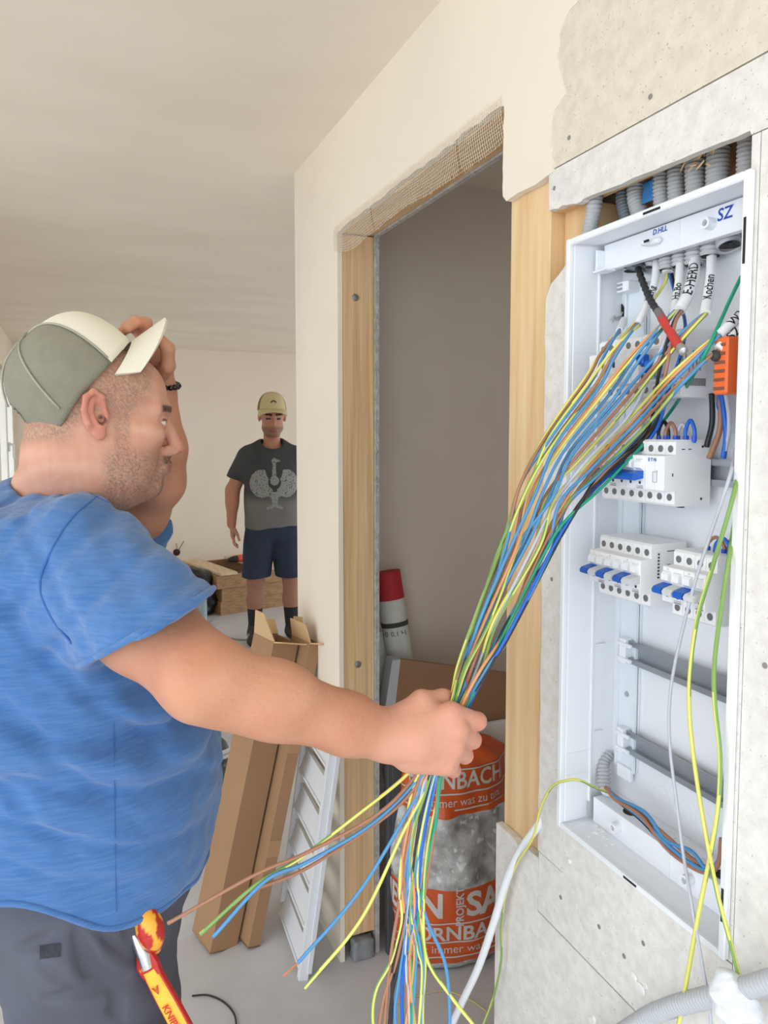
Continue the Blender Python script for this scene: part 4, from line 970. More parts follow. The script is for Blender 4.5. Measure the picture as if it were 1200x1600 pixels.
# ---- trunk (inside the shirt) and shirt
bf = R_*math.cos(math.radians(12))+FH*math.sin(math.radians(12)); bl = np.cross(V3(0, 0, 1), bf)   # body forward / left
TK = np.array([  # z, centre forward offset, half depth, half width
    [.86, .015, .168, .200], [.95, .020, .190, .212], [1.05, .022, .198, .215], [1.15, .016, .195, .215], [1.25, .000, .180, .212], [1.34, -.012, .158, .205], [1.42, -.025, .125, .185], [1.475, -.040, .085, .130], [1.51, -.050, .055, .085]])
TC = oD(140, 1100, 1.135); TC[2] = 0
def trunk(P, grow=0.0):
    q = P-TC.astype(np.float32); z = P[:, 2]; o = np.interp(z, TK[:, 0], TK[:, 1]); a = np.interp(z, TK[:, 0], TK[:, 2])+grow; b = np.interp(z, TK[:, 0], TK[:, 3])+grow
    u = q @ bf.astype(np.float32)-o+.036; v = q @ bl.astype(np.float32)
    r = (np.abs(u/a)**2.3+np.abs(v/b)**2.3)**(1/2.3)
    return smax((r-1)*np.minimum(a, b)*.85, z-1.475-grow, .06)
CUF = SHR+(ELB-SHR)*.60                     # middle of the cuff
AXS = unit(ELB-SHR)
cn = unit(R_*.49-U_*.87+F_*.02)
def folds(P):
    """drapery: soft creases that run from the armpit and across the belly"""
    ap = oD(120, 1010, 1.0); q = P-ap.astype(np.float32); rr = np.sqrt((q**2).sum(1))+1e-4
    pu = q @ R_.astype(np.float32); pz = P[:, 2]
    ang = np.arctan2(q[:, 2], pu)
    f = .0050*np.maximum(0, np.sin(pu*62+q[:, 2]*48+2.5*wob(P, 10, 5)))**2*np.exp(-((rr-.14)/.10)**2)
    f += .0040*wob(P*np.array([1, 1, 2.2], np.float32), 24, 6)+.0022*wob(P*np.array([1, 1, 1.8], np.float32), 62, 8)+.0010*wob(P, 150, 18)
    f += .0050*np.maximum(0, np.sin(pz*95+pu*60+5*wob(P, 9, 31)))**2*sstep(pz, .98, 1.05)*sstep(-pz, -1.30, -1.22)*sstep(pu, -.10, .0)
    f += .0050*np.maximum(0, np.sin(pu*80-pz*70+4*wob(P, 8, 33)))**2*sstep(pz, 1.26, 1.32)
    f += .0065*np.sin(pz*70+8*wob(P, 7, 3))*np.exp(-((pz-1.17)/.07)**2)
    return f
def hemz(P):
    u = (P-TC.astype(np.float32)) @ bf.astype(np.float32)
    return .986-.062*sstep(u, -.06, .08)-.010*sstep(u, .12, .20)
def shirt(P):
    d = trunk(P, .012)
    d = smax(d, hemz(P)-P[:, 2], .006)
    # right sleeve
    q = cone(P, SHR+V3(0, 0, .008), SHR+AXS*.24, .094, .080)
    q = smax(q, (P-CUF.astype(np.float32)) @ cn.astype(np.float32), .006)
    d = smin(d, q, .03)
    # left sleeve
    ql = cone(P, SHL+V3(0, 0, .01), SHL*.45+ELL_*.55, .092, .074)
    ql = smax(ql, (P-(SHL*.45+ELL_*.55).astype(np.float32)) @ unit(ELL_-SHL).astype(np.float32), .006)
    d = smin(d, ql, .04)
    # shoulders up to the collar
    d = smin(d, cone(P, SHR+V3(0, 0, .010), oD(75, 835, 1.13), .070, .074), .035)
    d = smin(d, cone(P, SHL+V3(0, 0, .02), oD(75, 835, 1.13), .066, .074), .035)
    d = smin(d, cone(P, oD(-70, 822, 1.15), oD(62, 806, 1.15), .066, .066), .03)
    d = d+folds(P)
    # neck opening and the open sleeve ends
    d = smax(d, -cone(P, NECK0+V3(0, 0, .05), NECK1+bf*.010+V3(0, 0, -.004), .078, .078), .008)
    d = smax(d, -cone(P, CUF-AXS*.02, CUF+AXS*.12, .058, .062), .003)
    return d
smn = TC-V3(.36, .50, 0); smn[2] = .84; smx = TC+V3(.40, .36, 0); smx[2] = 1.60
sv, sf = sdf_mesh(shirt, smn, smx, .0042)
core, corf = sdf_mesh(lambda P: trunk(P, -.035), smn, smx, .012)
man = empty('person', (TC[0], TC[1], 0), 'man in a blue T-shirt and trucker cap gripping a bundle of wires', 'person')
allv = [(hv, hfac), (rv, rf), (lv, lf), (core, corf)]
cols = np.vstack([head_color(hv), arm_color(rv), np.tile(L3(196, 140, 112), (len(lv), 1))*(1+.08*wob(lv.astype(np.float32), 60, 4))[:, None], np.tile(SK, (len(core), 1))])
obj('body', join(*allv), M_SKIN, man, angle=0, colors=cols)
M_SHIRT = mat('shirt_blue', (58, 105, 164), 0.88, var=(60, .40), rgb2=(96, 135, 186), stretch=(.5, .5, 5.0), bump=(160, .25), sheen=.25, detail=5)
shirt_o = obj('t_shirt', (sv, sf), M_SHIRT, man, angle=0)
# rolled edges and seams on the shirt surface
def on_shirt(px, lift=.0): return trace(shirt, np.tile(CAM, (len(px), 1)), np.array([unit(ray(*q)) for q in px]), 90)-np.array([unit(ray(*q)) for q in px])*lift
M_SEAM = mat('shirt_seam', (54, 99, 165), .9)
def seam(px, r, n=50, name='seam'):
    q = spline(np.array([(x, y, 0) for x, y in px], float), n)[:, :2]; P = on_shirt(q, .0003)
    ok = np.linalg.norm(P-CAM, axis=1) < 1.35
    P = P[ok]; 
    for _ in range(3): P[1:-1] = (P[:-2]+2*P[1:-1]+P[2:])/4
    return obj(name, sweep(P, r, 6), M_SEAM, shirt_o, angle=0)
seam([(152, 776), (110, 812), (78, 865), (62, 915), (80, 965), (112, 1005)], .0016)
seam([(178, 1130), (179, 1230), (180, 1330), (182, 1425)], .0007)
seam([(100, 748), (150, 776), (205, 800)], .0010)
def ring(center, normal, rad, n=60):
    a = unit(np.cross(normal, V3(0, 0, 1))); b = np.cross(normal, a); th = np.linspace(0, 2*math.pi, n)
    D = np.cos(th)[:, None]*a+np.sin(th)[:, None]*b
    P = trace(lambda q: -shirt(q)*1.0 if False else shirt(q), center+D*rad, -D, 60)
    return P
P = ring(CUF-cn*.004, cn, .16); P = P[np.linalg.norm(P-CUF, axis=1) < .112]
obj('cuff_roll', sweep(P, .0042, 8, False), M_SHIRT, shirt_o, angle=0)
th = np.linspace(0, 2*math.pi, 120); hp0 = []
D = np.cos(th)[:, None]*bf+np.sin(th)[:, None]*bl
o = TC+D*.45-bf*.03; o[:, 2] = 1.04
P = trace(shirt, o, -D, 80); o[:, 2] = hemz(P)+.008; P = trace(shirt, o, -D, 80)
P = P[np.linalg.norm((P-TC)[:, :2], axis=1) < .30]
for _ in range(2): P[1:-1] = (P[:-2]+2*P[1:-1]+P[2:])/4
obj('hem_roll', sweep(P, .0045, 8, False), M_SHIRT, shirt_o, angle=0)
# ---- trousers and shoes
HIP = TC.copy(); HIP[2] = .90
def leg(P, s, k):
    o = HIP+bl*s*.105
    kn = o+bf*.03+V3(0, 0, -.40); an = o-bf*.03+bl*s*.03+V3(0, 0, -.80)
    d = chain(P, [o+bf*.0, kn, an], [.112, .094, .080], .03)
    return d
CREASE = []
def trousers(P):
    d = smin(leg(P, -1, 1), leg(P, 1, 2), .02)
    q = P-HIP.astype(np.float32); z = P[:, 2]
    u = q @ bf.astype(np.float32)-.012; v = q @ bl.astype(np.float32)
    w = np.sqrt((u/.150)**2+(v/.188)**2+((z-.92)/.17)**2); d = smin(d, (w-1)*.15, .05)
    d = smin(d, smax(trunk(P, -.016), .90-z, .02), .02)
    d = smax(d, z-1.045, .004)
    f = .0075*np.sin(u*34+z*26+1.6*wob(P, 9, 2))*np.exp(-((z-.78)/.14)**2)+.006*wob(P, 26, 4)+.0018*wob(P, 70, 5)
    f += .010*np.sin(z*58+u*24+2*wob(P, 8, 12))*np.exp(-((z-.74)/.05)**2)*(v < 0)
    d = d+f
    for c, r in CREASE: d = smax(d, -chain(P, c, [r*.6]+[r*1.4]*(len(c)-2)+[r*.4], .002), .009)
    return smax(d, .06-z, .004)
t0 = HIP-V3(.32, .32, 0); t0[2] = .03; t1 = HIP+V3(.32, .32, 0); t1[2] = 1.07
def on_trou(px, lift=0.0): D = np.array([unit(ray(*q)) for q in px]); return trace(trousers, np.tile(CAM, (len(px), 1)), D, 90)-D*lift
cr_ = [(on_trou(q), r) for q, r in [([(118, 1450), (128, 1490), (142, 1520), (166, 1536), (200, 1530)], .009), ([(30, 1484), (62, 1474), (98, 1452)], .007), ([(196, 1440), (205, 1470), (222, 1500)], .006), ([(178, 1552), (182, 1575), (190, 1600)], .008),
    ([(70, 1560), (110, 1556), (150, 1548), (190, 1540)], .006), ([(240, 1445), (250, 1470), (244, 1500)], .009), ([(60, 1505), (90, 1530), (120, 1545)], .004), ([(150, 1455), (185, 1480), (212, 1505)], .005)]]
CREASE += cr_
tv, tf = sdf_mesh(trousers, t0, t1, .0045)
M_TROU = mat('work_trousers', (84, 86, 98), 0.85, var=(8, .5), rgb2=(72, 74, 84), bump=(300, .12))
trou = obj('trousers', (tv, tf), M_TROU, man, angle=0)
def on_trou(px, lift=0.0): D = np.array([unit(ray(*q)) for q in px]); return trace(trousers, np.tile(CAM, (len(px), 1)), D, 90)-D*lift
P = on_trou([(62+33*i/5, 1477+22*j/4-4*i/5) for j in range(5) for i in range(6)], .0012)
obj('fabric_patch', (P, [(j*6+i, j*6+i+1, (j+1)*6+i+1, (j+1)*6+i) for j in range(4) for i in range(5)]), mat('patch_dark', (54, 56, 62), .95, bump=(200, .5)), trou)
for s in (-1, 1):
    o = HIP+bl*s*.135-bf*.03; o[2] = 0
    def shoe(P, o=o): 
        d = smin(cone(P, o+V3(0, 0, .045), o+bf*.17+V3(0, 0, .038), .048, .040), cone(P, o+V3(0, 0, .05), o+V3(0, 0, .12), .046, .05), .03)
        return smax(d, .002-P[:, 2], .004)
    obj('shoe', sdf_mesh(shoe, o-V3(.25, .25, 0), o+V3(.25, .25, .2), .008), mat('shoe_black', (40, 40, 42), .6), man)
# ---- trucker cap
ct = math.radians(43)
cfh = R_*math.cos(TH)+FH*math.sin(TH)
cf = cfh*math.cos(ct)+V3(0, 0, 1)*math.sin(ct); cu = V3(0, 0, 1)*math.cos(ct)-cfh*math.sin(ct); cl = np.cross(cu, cf)
CO = oD(128, 611, 1.108); CAX = np.stack([cf, cl, cu], 1)
def capw(x, y, z): return CO+CAX @ V3(x, y, z)
cap = empty('trucker_cap', CO); cap.parent = man; cap.location = [float(q) for q in CO-WLOC[man.name]]
cap['label'] = 'cream trucker cap with grey mesh back, lifted by the visor'
def crown(a0, a1, grow=0.0, zmin=0.0, nu=40, nv=22):
    def fn(u, v):
        th = u; ph = v
        rx = .104 if math.cos(th) > 0 else .100
        k = math.cos(ph)**.70
        return capw((rx+grow)*k*math.cos(th), (.100+grow)*k*math.sin(th), zmin-.013*math.cos(ph)**4*sstep(np.array([-math.cos(th)]), .1, .9)[0]+(.106+grow)*math.sin(ph)**.95+.010*math.cos(th)*math.cos(ph))
    return gridsurf(fn, nu, nv, a0, a1, 0.0, math.pi/2-.0001)
def shell(g, t):
    V, F = g; bm = bmesh.new(); vs = [bm.verts.new(v) for v in V]
    for f in F:
        try: bm.faces.new([vs[i] for i in f])
        except ValueError: pass
    bmesh.ops.remove_doubles(bm, verts=bm.verts[:], dist=1e-5)
    bmesh.ops.recalc_face_normals(bm, faces=bm.faces[:])
    bmesh.ops.solidify(bm, geom=bm.faces[:], thickness=t); bm.verts.index_update()
    o = (np.array([v.co[:] for v in bm.verts]), [tuple(v.index for v in f.verts) for f in bm.faces]); bm.free(); return o
M_CREAM = mat('cap_cream', (232, 226, 208), .9, bump=(200, .1)); 
M_MESH = mat('cap_mesh', (146, 142, 124), .9, var=(40, .3), rgb2=(120, 117, 102), bump=(700, .5))
fa = math.radians(62)
obj('front_panel', shell(crown(-fa, fa), .0022), M_CREAM, cap, angle=0)
# mesh back: with the half-moon opening left free above the strap
V, F = crown(fa, 2*math.pi-fa, 0, 0, 72, 24)
keep = []
for f in F:
    c = np.mean([V[i] for i in f], 0); q = CAX.T @ (c-CO)
    if q[0] < -.05 and (q[1]/.036)**2+((q[2]-.012)/.040)**2 < 1: continue
    keep.append(f)
obj('mesh_back', shell((V, keep), .0016), M_MESH, cap, angle=0)
obj('strap', shell(gridsurf(lambda u, v: capw(-.110*math.cos(u), .100*math.sin(u), -.040+.022*v), 24, 3, -.62, .62), .003), mat('strap_black', (44, 46, 44), .5), cap, angle=0)
for a in (fa, math.radians(118), math.radians(180), 2*math.pi-math.radians(118), 2*math.pi-fa):
    pts = []
    for ph in np.linspace(.06 if abs(a-math.pi) > .1 else .55, math.pi/2-.02, 16):
        k = math.cos(ph)**.70; pts.append(capw((.1050 if math.cos(a) > 0 else .1010)*k*math.cos(a), .1010*k*math.sin(a), .1070*math.sin(ph)**.95+.010*math.cos(a)*math.cos(ph)))
    obj('panel_seam', sweep(pts, .0016, 6), mat('cap_seam', (164, 160, 142), .9), cap, angle=0)
def visor_pt(u, v):
    th = (u-.5)*2*math.radians(67)
    inner = V3(.104*math.cos(th), .099*math.sin(th), .010*math.cos(th))
    ext = .066*max(math.cos(th*1.20), 0)**.45
    x = inner[0]+ext*v; y = inner[1]*(1-.04*v)
    return capw(x, y, inner[2]-.002-(.018*v+.012)*(abs(y)/.092)**2.2-.006*v)
obj('visor', shell(gridsurf(visor_pt, 34, 10), .0055), M_CREAM, cap, angle=50)
obj('button', lathe([(.007, 0), (.006, .004), (.001, .006)], capw(0, 0, .1055), cu, 14), M_MESH, cap)
# bracelet of black beads on the raised wrist
br = empty('bracelet', WRL); br.parent = man; br.location = [float(q) for q in WRL-WLOC[man.name]]
ax = unit(LK[0]-ELL_); a = unit(np.cross(ax, F_)); b = np.cross(ax, a); bc = oD(245, 600, 1.21)
src = None
for k in range(22):
    th = 2*math.pi*k/22; c = bc+(a*math.cos(th)+b*math.sin(th))*.0345+ax*.004*math.sin(th)
    if src is None: src = obj('bead', lathe([(.0008, -.0048), (.0036, -.0034), (.0050, 0), (.0036, .0034), (.0008, .0048)], c, ax, 10), mat('bead_black', (22, 21, 22), .3), br); c00 = c
    else: copy_to(src, c-c00, br)
# ---- tools in his pocket
TD = .0
def tp(x, y, lift=.02): return on_trou([(x, y)], lift)[0]
pl = empty('pliers', tp(220, 1500), 'red and yellow insulated pliers hanging from the trouser pocket', 'pliers')
pd = float((tp(228, 1500, .020)-CAM) @ F_)
A = oD(206, 1448, pd); Bp = oD(226, 1488, pd); Cp = oD(232, 1508, pd); Dp = oD(258, 1556, pd); Ep = oD(285, 1606, pd); Fp = oD(312, 1658, pd+.01)
ax = unit(Bp-A); sd = unit(np.cross(ax, F_))
obj('jaw', sweep(np.array([A, A*.6+Bp*.4, Bp, Cp])-F_*.004, [.0014, .0066, .0090, .0085], 10), mat('chrome_vanadium', (214, 216, 220), .22, metal=.9), pl)
def flatsweep(P, w, t, n=24):
    P = spline(P, n); w = np.interp(np.linspace(0, 1, n), np.linspace(0, 1, len(w)), w)
    T = np.gradient(P, axis=0); T /= np.linalg.norm(T, axis=1)[:, None]
    nn = -F_-T*(T @ -F_)[:, None]; nn /= np.linalg.norm(nn, axis=1)[:, None]; s = np.cross(T, nn)
    th = np.linspace(0, 2*math.pi, 12, endpoint=False)
    cx = np.sign(np.cos(th))*np.abs(np.cos(th))**.7; sy = np.sign(np.sin(th))*np.abs(np.sin(th))**.7
    V = (P[:, None]+(w[:, None]*cx)[:, :, None]*s[:, None]+t*sy[None, :, None]*nn[:, None]).reshape(-1, 3)
    F = [(i*12+j, i*12+(j+1) % 12, (i+1)*12+(j+1) % 12, (i+1)*12+j) for i in range(n-1) for j in range(12)]+[tuple(range(12))[::-1], tuple((n-1)*12+j for j in range(12))]
    return V, F
M_RED = mat('handle_red', (190, 40, 36), .4); M_YH = mat('handle_yellow', (244, 190, 62), .42)
obj('collar', flatsweep([Bp, Cp, Cp*.7+Dp*.3], [.0110, .0160, .0135], .0075), M_RED, pl)
obj('handle_edge', flatsweep([Cp, Dp, Ep, Fp], [.0125, .0140, .0145, .013], .0070), M_RED, pl)
hn = obj('handle', flatsweep([Cp*.9+Dp*.1, Dp, Ep, Fp], [.0105, .0122, .0125, .010], .0092), M_YH, pl)
T = unit(Ep-Dp); nn = unit(-F_-T*(T @ -F_)); s = np.cross(T, nn)
cc = (Dp*.42+Ep*.58)+nn*.0122
obj('lettering', flat_text('KNIPEX', cc, T, -s if (-s) @ V3(0, 0, 1) > 0 else s, .0135, bold=.0003), M_RED, hn, smooth=False)
c3 = (Cp*.35+Dp*.65)+nn*.0112
up = -s if (-s) @ V3(0, 0, 1) > 0 else s
tri = [(-.006, -.005), (.006, 0), (-.006, .005), (-.006, .0035), (.003, 0), (-.006, -.0035)]
obj('emblem', join(prism(tri, c3, T, up, nn, .0004), prism([(x*.55-.0022, y*.55) for x, y in tri], c3, T, up, nn, .0004)), M_RED, hn, smooth=False)
obj('lettering', flat_text('1000V', (Bp*.1+Cp*.9)+nn*.0105, up, -T, .0075), M_YH, pl, smooth=False)
sd_ = empty('screwdriver', tp(232, 1450), 'red and yellow screwdriver handle sticking out under the shirt hem', 'screwdriver')
sdp = pd-.004; A = oD(219, 1405, sdp+.02); Bq = oD(231, 1440, sdp); Cq = oD(238, 1462, sdp); D2 = oD(243, 1482, sdp+.02)
hv_, hf_ = sweep(spline([A, A*.5+Bq*.5, Bq, Bq*.45+Cq*.55, Cq, D2], 70), np.interp(np.linspace(0, 1, 70), [0, .15, .45, .7, 1], [.008, .0145, .0185, .0150, .008]), 40)
ii = np.arange(len(hv_)); ti = (ii//40)/69.; ji = (ii % 40)/40.
pat = (np.sin(ji*2*math.pi*4+.6)*1.0+.9*np.sin(ti*22)) > .25
obj('handle', (hv_, hf_), mat('grip_two_tone', (200, 50, 40), .42, attr='Col'), sd_, angle=0, colors=np.where(pat[:, None], L3(244, 176, 56), L3(188, 40, 36)))

# ------------------------------------------------------------------ second man, standing in the far room
B2 = oZ(428, 1000, 0); B2[2] = 0
f2 = unit(CAM*V3(1, 1, 0)-B2+R_*.6); l2 = np.cross(V3(0, 0, 1), f2); A2 = np.stack([f2, l2, V3(0, 0, 1)], 1)
S2 = 1.02
def W2(x, y, z): return B2+A2 @ (V3(x, y, z)*S2)
def loc2(Pw): return (((Pw-B2) @ A2)/S2).astype(np.float32)
def m2_skin(Pw):
    P = loc2(Pw); Q = P.copy(); Q[:, 1] = np.abs(P[:, 1])
    hc_ = V3(.045, 0, 1.668)
    h = P-hc_.astype(np.float32); tt = .22; h = np.stack([h[:, 0]*math.cos(tt)-h[:, 2]*math.sin(tt), h[:, 1], h[:, 0]*math.sin(tt)+h[:, 2]*math.cos(tt)], 1).astype(np.float32); h = (h/1.15).astype(np.float32); h2 = h.copy(); h2[:, 1] = np.abs(h[:, 1])
    d = ell(h, (-.01, 0, .03), (.095, .078, .09)); d = smin(d, ell(h, (.03, 0, -.04), (.06, .062, .08)), .03)
    d = smin(d, ell(h, (.022, 0, -.070), (.055, .066, .045)), .02); d = smin(d, ell(h, (.065, 0, -.10), (.025, .034, .022)), .025)
    d = smin(d, cone(h, (.088, 0, .015), (.108, 0, -.028), .010, .015), .01)
    d = smin(d, cone(h2, (.084, .012, .024), (.066, .05, .022), .010, .010), .012)
    d = smax(d, -ell(h2, (.098, .032, .003), (.018, .018, .011)), .01); d = smin(d, ell(h2, (.072, .032, .0), (.014, .016, .012)), .004)
    d = smin(d, ell(h, (.088, 0, -.068), (.014, .026, .012)), .01)
    d = smin(d, ell(h2, (-.008, .080, -.005), (.018, .010, .032)), .006)*1.15
    d = smin(d, cone(P, (.02, 0, 1.60), (-.01, 0, 1.46), .055, .064), .03)
    # arms hanging, elbows out
    for s in (-1, 1):
        sh = V3(-.01, s*.185, 1.345); el = V3(-.045, s*.285, 1.13); wr_ = V3(.02, s*.300, .885); kn = V3(.045, s*.288, .80)
        a = chain(P, [sh, el, wr_], [.056, .050, .033], .02); a = smin(a, ell(P, V3(-.03, s*.29, 1.06), (.045, .045, .10)), .03)
        a = smin(a, ell(P, (.035, s*.292, .825), (.038, .020, .050)), .02)
        for k in range(4):
            b0 = V3(.065-.022*k, s*.290, .785); a = smin(a, chain(P, [b0, b0+V3(.006, -s*.008, -.042), b0+V3(.002, -s*.030, -.070+.006*abs(k-1))], [.0105, .0095, .0080], .004), .006)
        a = smin(a, chain(P, [V3(.06, s*.28, .85), V3(.085, s*.262, .815), V3(.092, s*.250, .775)], [.013, .011, .009], .004), .008)
        d = np.minimum(d, a)
        lg = chain(P, [V3(-.01, s*.125, .55), V3(.005, s*.13, .46), V3(-.03, s*.135, .30), V3(-.03, s*.14, .10)], [.070, .058, .060, .040], .03)
        d = np.minimum(d, lg)
    d = smin(d, ell(P, (-.01, 0, 1.2), (.12, .18, .28)), .02)
    return d
def T2(P): return W2(*P)
lo2 = B2-V3(.5, .5, 0); hi2 = B2+V3(.5, .5, 0); hi2[2] = 1.90; lo2[2] = .0
v2, fc2 = sdf_mesh(m2_skin, lo2, hi2, .0062)
p2 = loc2(v2)
C = np.tile(L3(190, 136, 110), (len(v2), 1)); C = mixc(C, L3(160, 108, 86), np.clip(.3+.3*wob(v2.astype(np.float32), 30, 3), 0, .6))
hx = p2-np.array([.045, 0, 1.668]); hx = np.stack([hx[:, 0]*math.cos(.22)-hx[:, 2]*math.sin(.22), hx[:, 1], hx[:, 0]*math.sin(.22)+hx[:, 2]*math.cos(.22)], 1)
hx = hx/1.15; hm = (p2[:, 2] > 1.47)*1.0
C = mixc(C, L3(70, 56, 50), hm*sstep(hx[:, 2], -.128, -.112)*sstep(-hx[:, 2], .045, .062)*sstep(hx[:, 0], -.005, .02)*.5)
C = mixc(C, L3(52, 40, 36), hm*sstep(hx[:, 2], .022, .03)*sstep(-hx[:, 0], -.02, .01)*.9)
C = mixc(C, L3(40, 30, 28), hm*(np.abs(hx[:, 2]-.026) < .006)*(hx[:, 0] > .06)*(np.abs(hx[:, 1]) > .012)*(np.abs(hx[:, 1]) < .05))
C = mixc(C, L3(44, 32, 30), hm*(np.abs(hx[:, 2]) < .005)*(hx[:, 0] > .068)*(np.abs(np.abs(hx[:, 1])-.032) < .015))
C = mixc(C, L3(150, 92, 84), hm*(np.abs(hx[:, 2]+.068) < .007)*(hx[:, 0] > .085)*(np.abs(hx[:, 1]) < .022))
C = mixc(C, L3(150, 112, 96), (p2[:, 2] < .6)*.5)
man2 = empty('person', B2, 'man in dark printed T-shirt, navy shorts and beige cap standing by the wooden crates', 'person')
obj('body', (v2, fc2), M_SKIN, man2, angle=0, colors=C)
TK2 = np.array([[.80, .0, .150, .195], [.92, .005, .158, .200], [1.05, .010, .160, .205], [1.2, .008, .150, .205], [1.32, .0, .135, .200], [1.42, -.01, .105, .165], [1.48, -.02, .07, .10], [1.52, -.02, .05, .08]])
def shirt2(Pw):
    P = loc2(Pw); z = P[:, 2]; o = np.interp(z, TK2[:, 0], TK2[:, 1]); a = np.interp(z, TK2[:, 0], TK2[:, 2]); b = np.interp(z, TK2[:, 0], TK2[:, 3])
    d = ((np.abs((P[:, 0]-o)/a)**2.4+np.abs(P[:, 1]/b)**2.4)**(1/2.4)-1)*np.minimum(a, b)*.85
    d = smax(d, z-1.49, .06); d = smax(d, .855+.01*np.sin(P[:, 1]*14)-z, .01)
    for s in (-1, 1):
        q = cone(P, V3(-.01, s*.175, 1.362), V3(-.038, s*.268, 1.18), .084, .076)
        q = smax(q, (P-np.array([-.036, s*.262, 1.215], np.float32)) @ np.array(unit((-.1, s*.30, -1)), np.float32), .01)
        d = smin(d, q, .03)
        d = smin(d, cone(P, V3(-.02, s*.05, 1.455), V3(-.01, s*.17, 1.395), .055, .05), .03)
    d = d+.005*wob(P, 17, 3)+.003*wob(P, 40, 6)
    d = smax(d, -cone(P, V3(.03, 0, 1.60), V3(.015, 0, 1.475), .08, .078), .01)
    return d
v, f = sdf_mesh(shirt2, lo2, hi2, .008)
g = sstep(loc2(v)[:, 2], 1.02, 1.13)
n = wob(v.astype(np.float32), 14, 8)
C = mixc(np.tile(L3(116, 114, 112), (len(v), 1)), L3(60, 62, 66), np.clip(g+.12*n, 0, 1))
sh2 = obj('t_shirt', (v, f), mat('shirt_grey', (90, 90, 92), .9, attr='Col', bump=(260, .15)), man2, angle=0, colors=C)
# large printed bird on the chest
def inpoly(x, y, poly):
    c = np.zeros(x.shape, bool); n = len(poly)
    for i in range(n):
        x0, y0 = poly[i]; x1, y1 = poly[(i+1) % n]
        with np.errstate(divide='ignore', invalid='ignore'): c ^= ((y0 > y) != (y1 > y)) & (x < (x1-x0)*(y-y0)/(y1-y0+1e-12)+x0)
    return c
cell = .0034; gx, gz = np.meshgrid(np.arange(-.20, .20, cell), np.arange(.98, 1.40, cell), indexing='ij')   # x: to our right
cx = gx; cz = gz
def el(x, z, a, b): return ((cx-x)/a)**2+((cz-z)/b)**2 < 1
wing = np.zeros(cx.shape, bool)
for s in (-1, 1):
    wing |= (((s*cx-.088)/.085)**2+((cz-1.185)/.100)**2 < 1) & (s*cx > .030) | inpoly(s*cx, cz, [(.03, 1.20), (.06, 1.10), (.03, 1.085), (.016, 1.10), (.016, 1.14)])
    wing &= ~((((s*cx-.028)/.035)**2+((cz-1.300)/.085)**2 < 1))
bird = wing | el(0, 1.205, .032, .034) | inpoly(cx, cz, [(-.015, 1.20), (-.012, 1.33), (-.018, 1.352), (.0, 1.368), (.018, 1.360), (.05, 1.345), (.018, 1.336), (.012, 1.325), (.015, 1.20)])
bird &= ~(el(0, 1.192, .046, .050) & ~el(0, 1.205, .032, .036) & (cz < 1.225))
bird |= inpoly(cx, cz, [(-.036, 1.125), (.036, 1.125), (.020, 1.055), (.018, 1.035), (.06, 1.012), (.058, .998), (.02, 1.006), (0, 1.02), (-.02, 1.006), (-.058, .998), (-.06, 1.012), (-.018, 1.035), (-.020, 1.055)])
cr = np.sin(cx*120+3*np.sin(cz*70))+np.sin(cz*140+3*np.sin(cx*90+1)); bird &= ~(np.abs(cr) < .09)
ii = np.argwhere(bird); x_ = gx[ii[:, 0], ii[:, 1]]; z_ = gz[ii[:, 0], ii[:, 1]]
quad = np.stack([np.stack([x_+a*cell*.5, z_+b*cell*.5], 1) for a, b in ((-1, -1), (1, -1), (1, 1), (-1, 1))], 1).reshape(-1, 2)
o = np.array([W2(.5, -a+.0, b) for a, b in quad])     # our right is his left
o = np.array([W2(.5, a, b) for a, b in quad])
P = trace(shirt2, o, np.tile(-f2, (len(o), 1)), 40)+f2*.0025
obj('chest_print', (P, [(4*i, 4*i+1, 4*i+2, 4*i+3) for i in range(len(ii))]), mat('print_grey', (142, 146, 144), .9), sh2, smooth=False)
def shorts2(Pw):
    P = loc2(Pw); z = P[:, 2]; d = None
    for s in (-1, 1):
        q = chain(P, [V3(-.01, s*.085, .84), V3(.0, s*.125, .49)], [.118, .108], .03); d = q if d is None else smin(d, q, .015)
    w = np.sqrt((P[:, 0]/.140)**2+(P[:, 1]/.178)**2+((z-.86)/.13)**2); d = smin(d, (w-1)*.13, .03)
    d = smax(d, z-.93, .01); d = smax(d, .485-z, .01); d = d+.006*wob(P, 22, 5)
    for s in (-1, 1): d = smax(d, -cone(P, V3(0, s*.127, .40), V3(0, s*.127, .54), .094, .085), .008)
    return d
obj('shorts', sdf_mesh(shorts2, lo2, hi2, .0085), mat('shorts_navy', (44, 56, 78), .9, var=(12, .5), rgb2=(36, 46, 66), bump=(200, .15)), man2, angle=0)
for s in (-1, 1):
    a = W2(-.03, s*.137, .09); b = W2(-.03, s*.135, .245)
    obj('sock', sweep(spline([a, (a+b)/2, b], 10), np.linspace(.046, .058, 10)*S2, 16), mat('sock_black', (40, 42, 46), .95), man2)
    def shoe(Pw, s=s):
        P = loc2(Pw); d = smin(cone(P, V3(-.06, s*.14, .05), V3(.13, s*.165, .042), .050, .044), cone(P, V3(-.04, s*.14, .05), V3(-.03, s*.14, .11), .046, .048), .03); return smax(d, .004-P[:, 2], .005)
    so = obj('shoe', sdf_mesh(shoe, lo2, V3(hi2[0], hi2[1], .22), .0085), mat('shoe_dark', (50, 48, 48), .7), man2)
    obj('shoe_print', sweep([W2(.08, s*.19, .075), W2(.115, s*.20, .062), W2(.14, s*.185, .06), W2(.15, s*.16, .07)], .008, 6), mat('shoe_light', (186, 188, 190), .6), so)
cp2 = empty('cap', W2(.05, 0, 1.70)); cp2.parent = man2; cp2.location = [float(q) for q in W2(.05, 0, 1.70)-B2]; cp2['label'] = 'beige baseball cap'
tt = .03
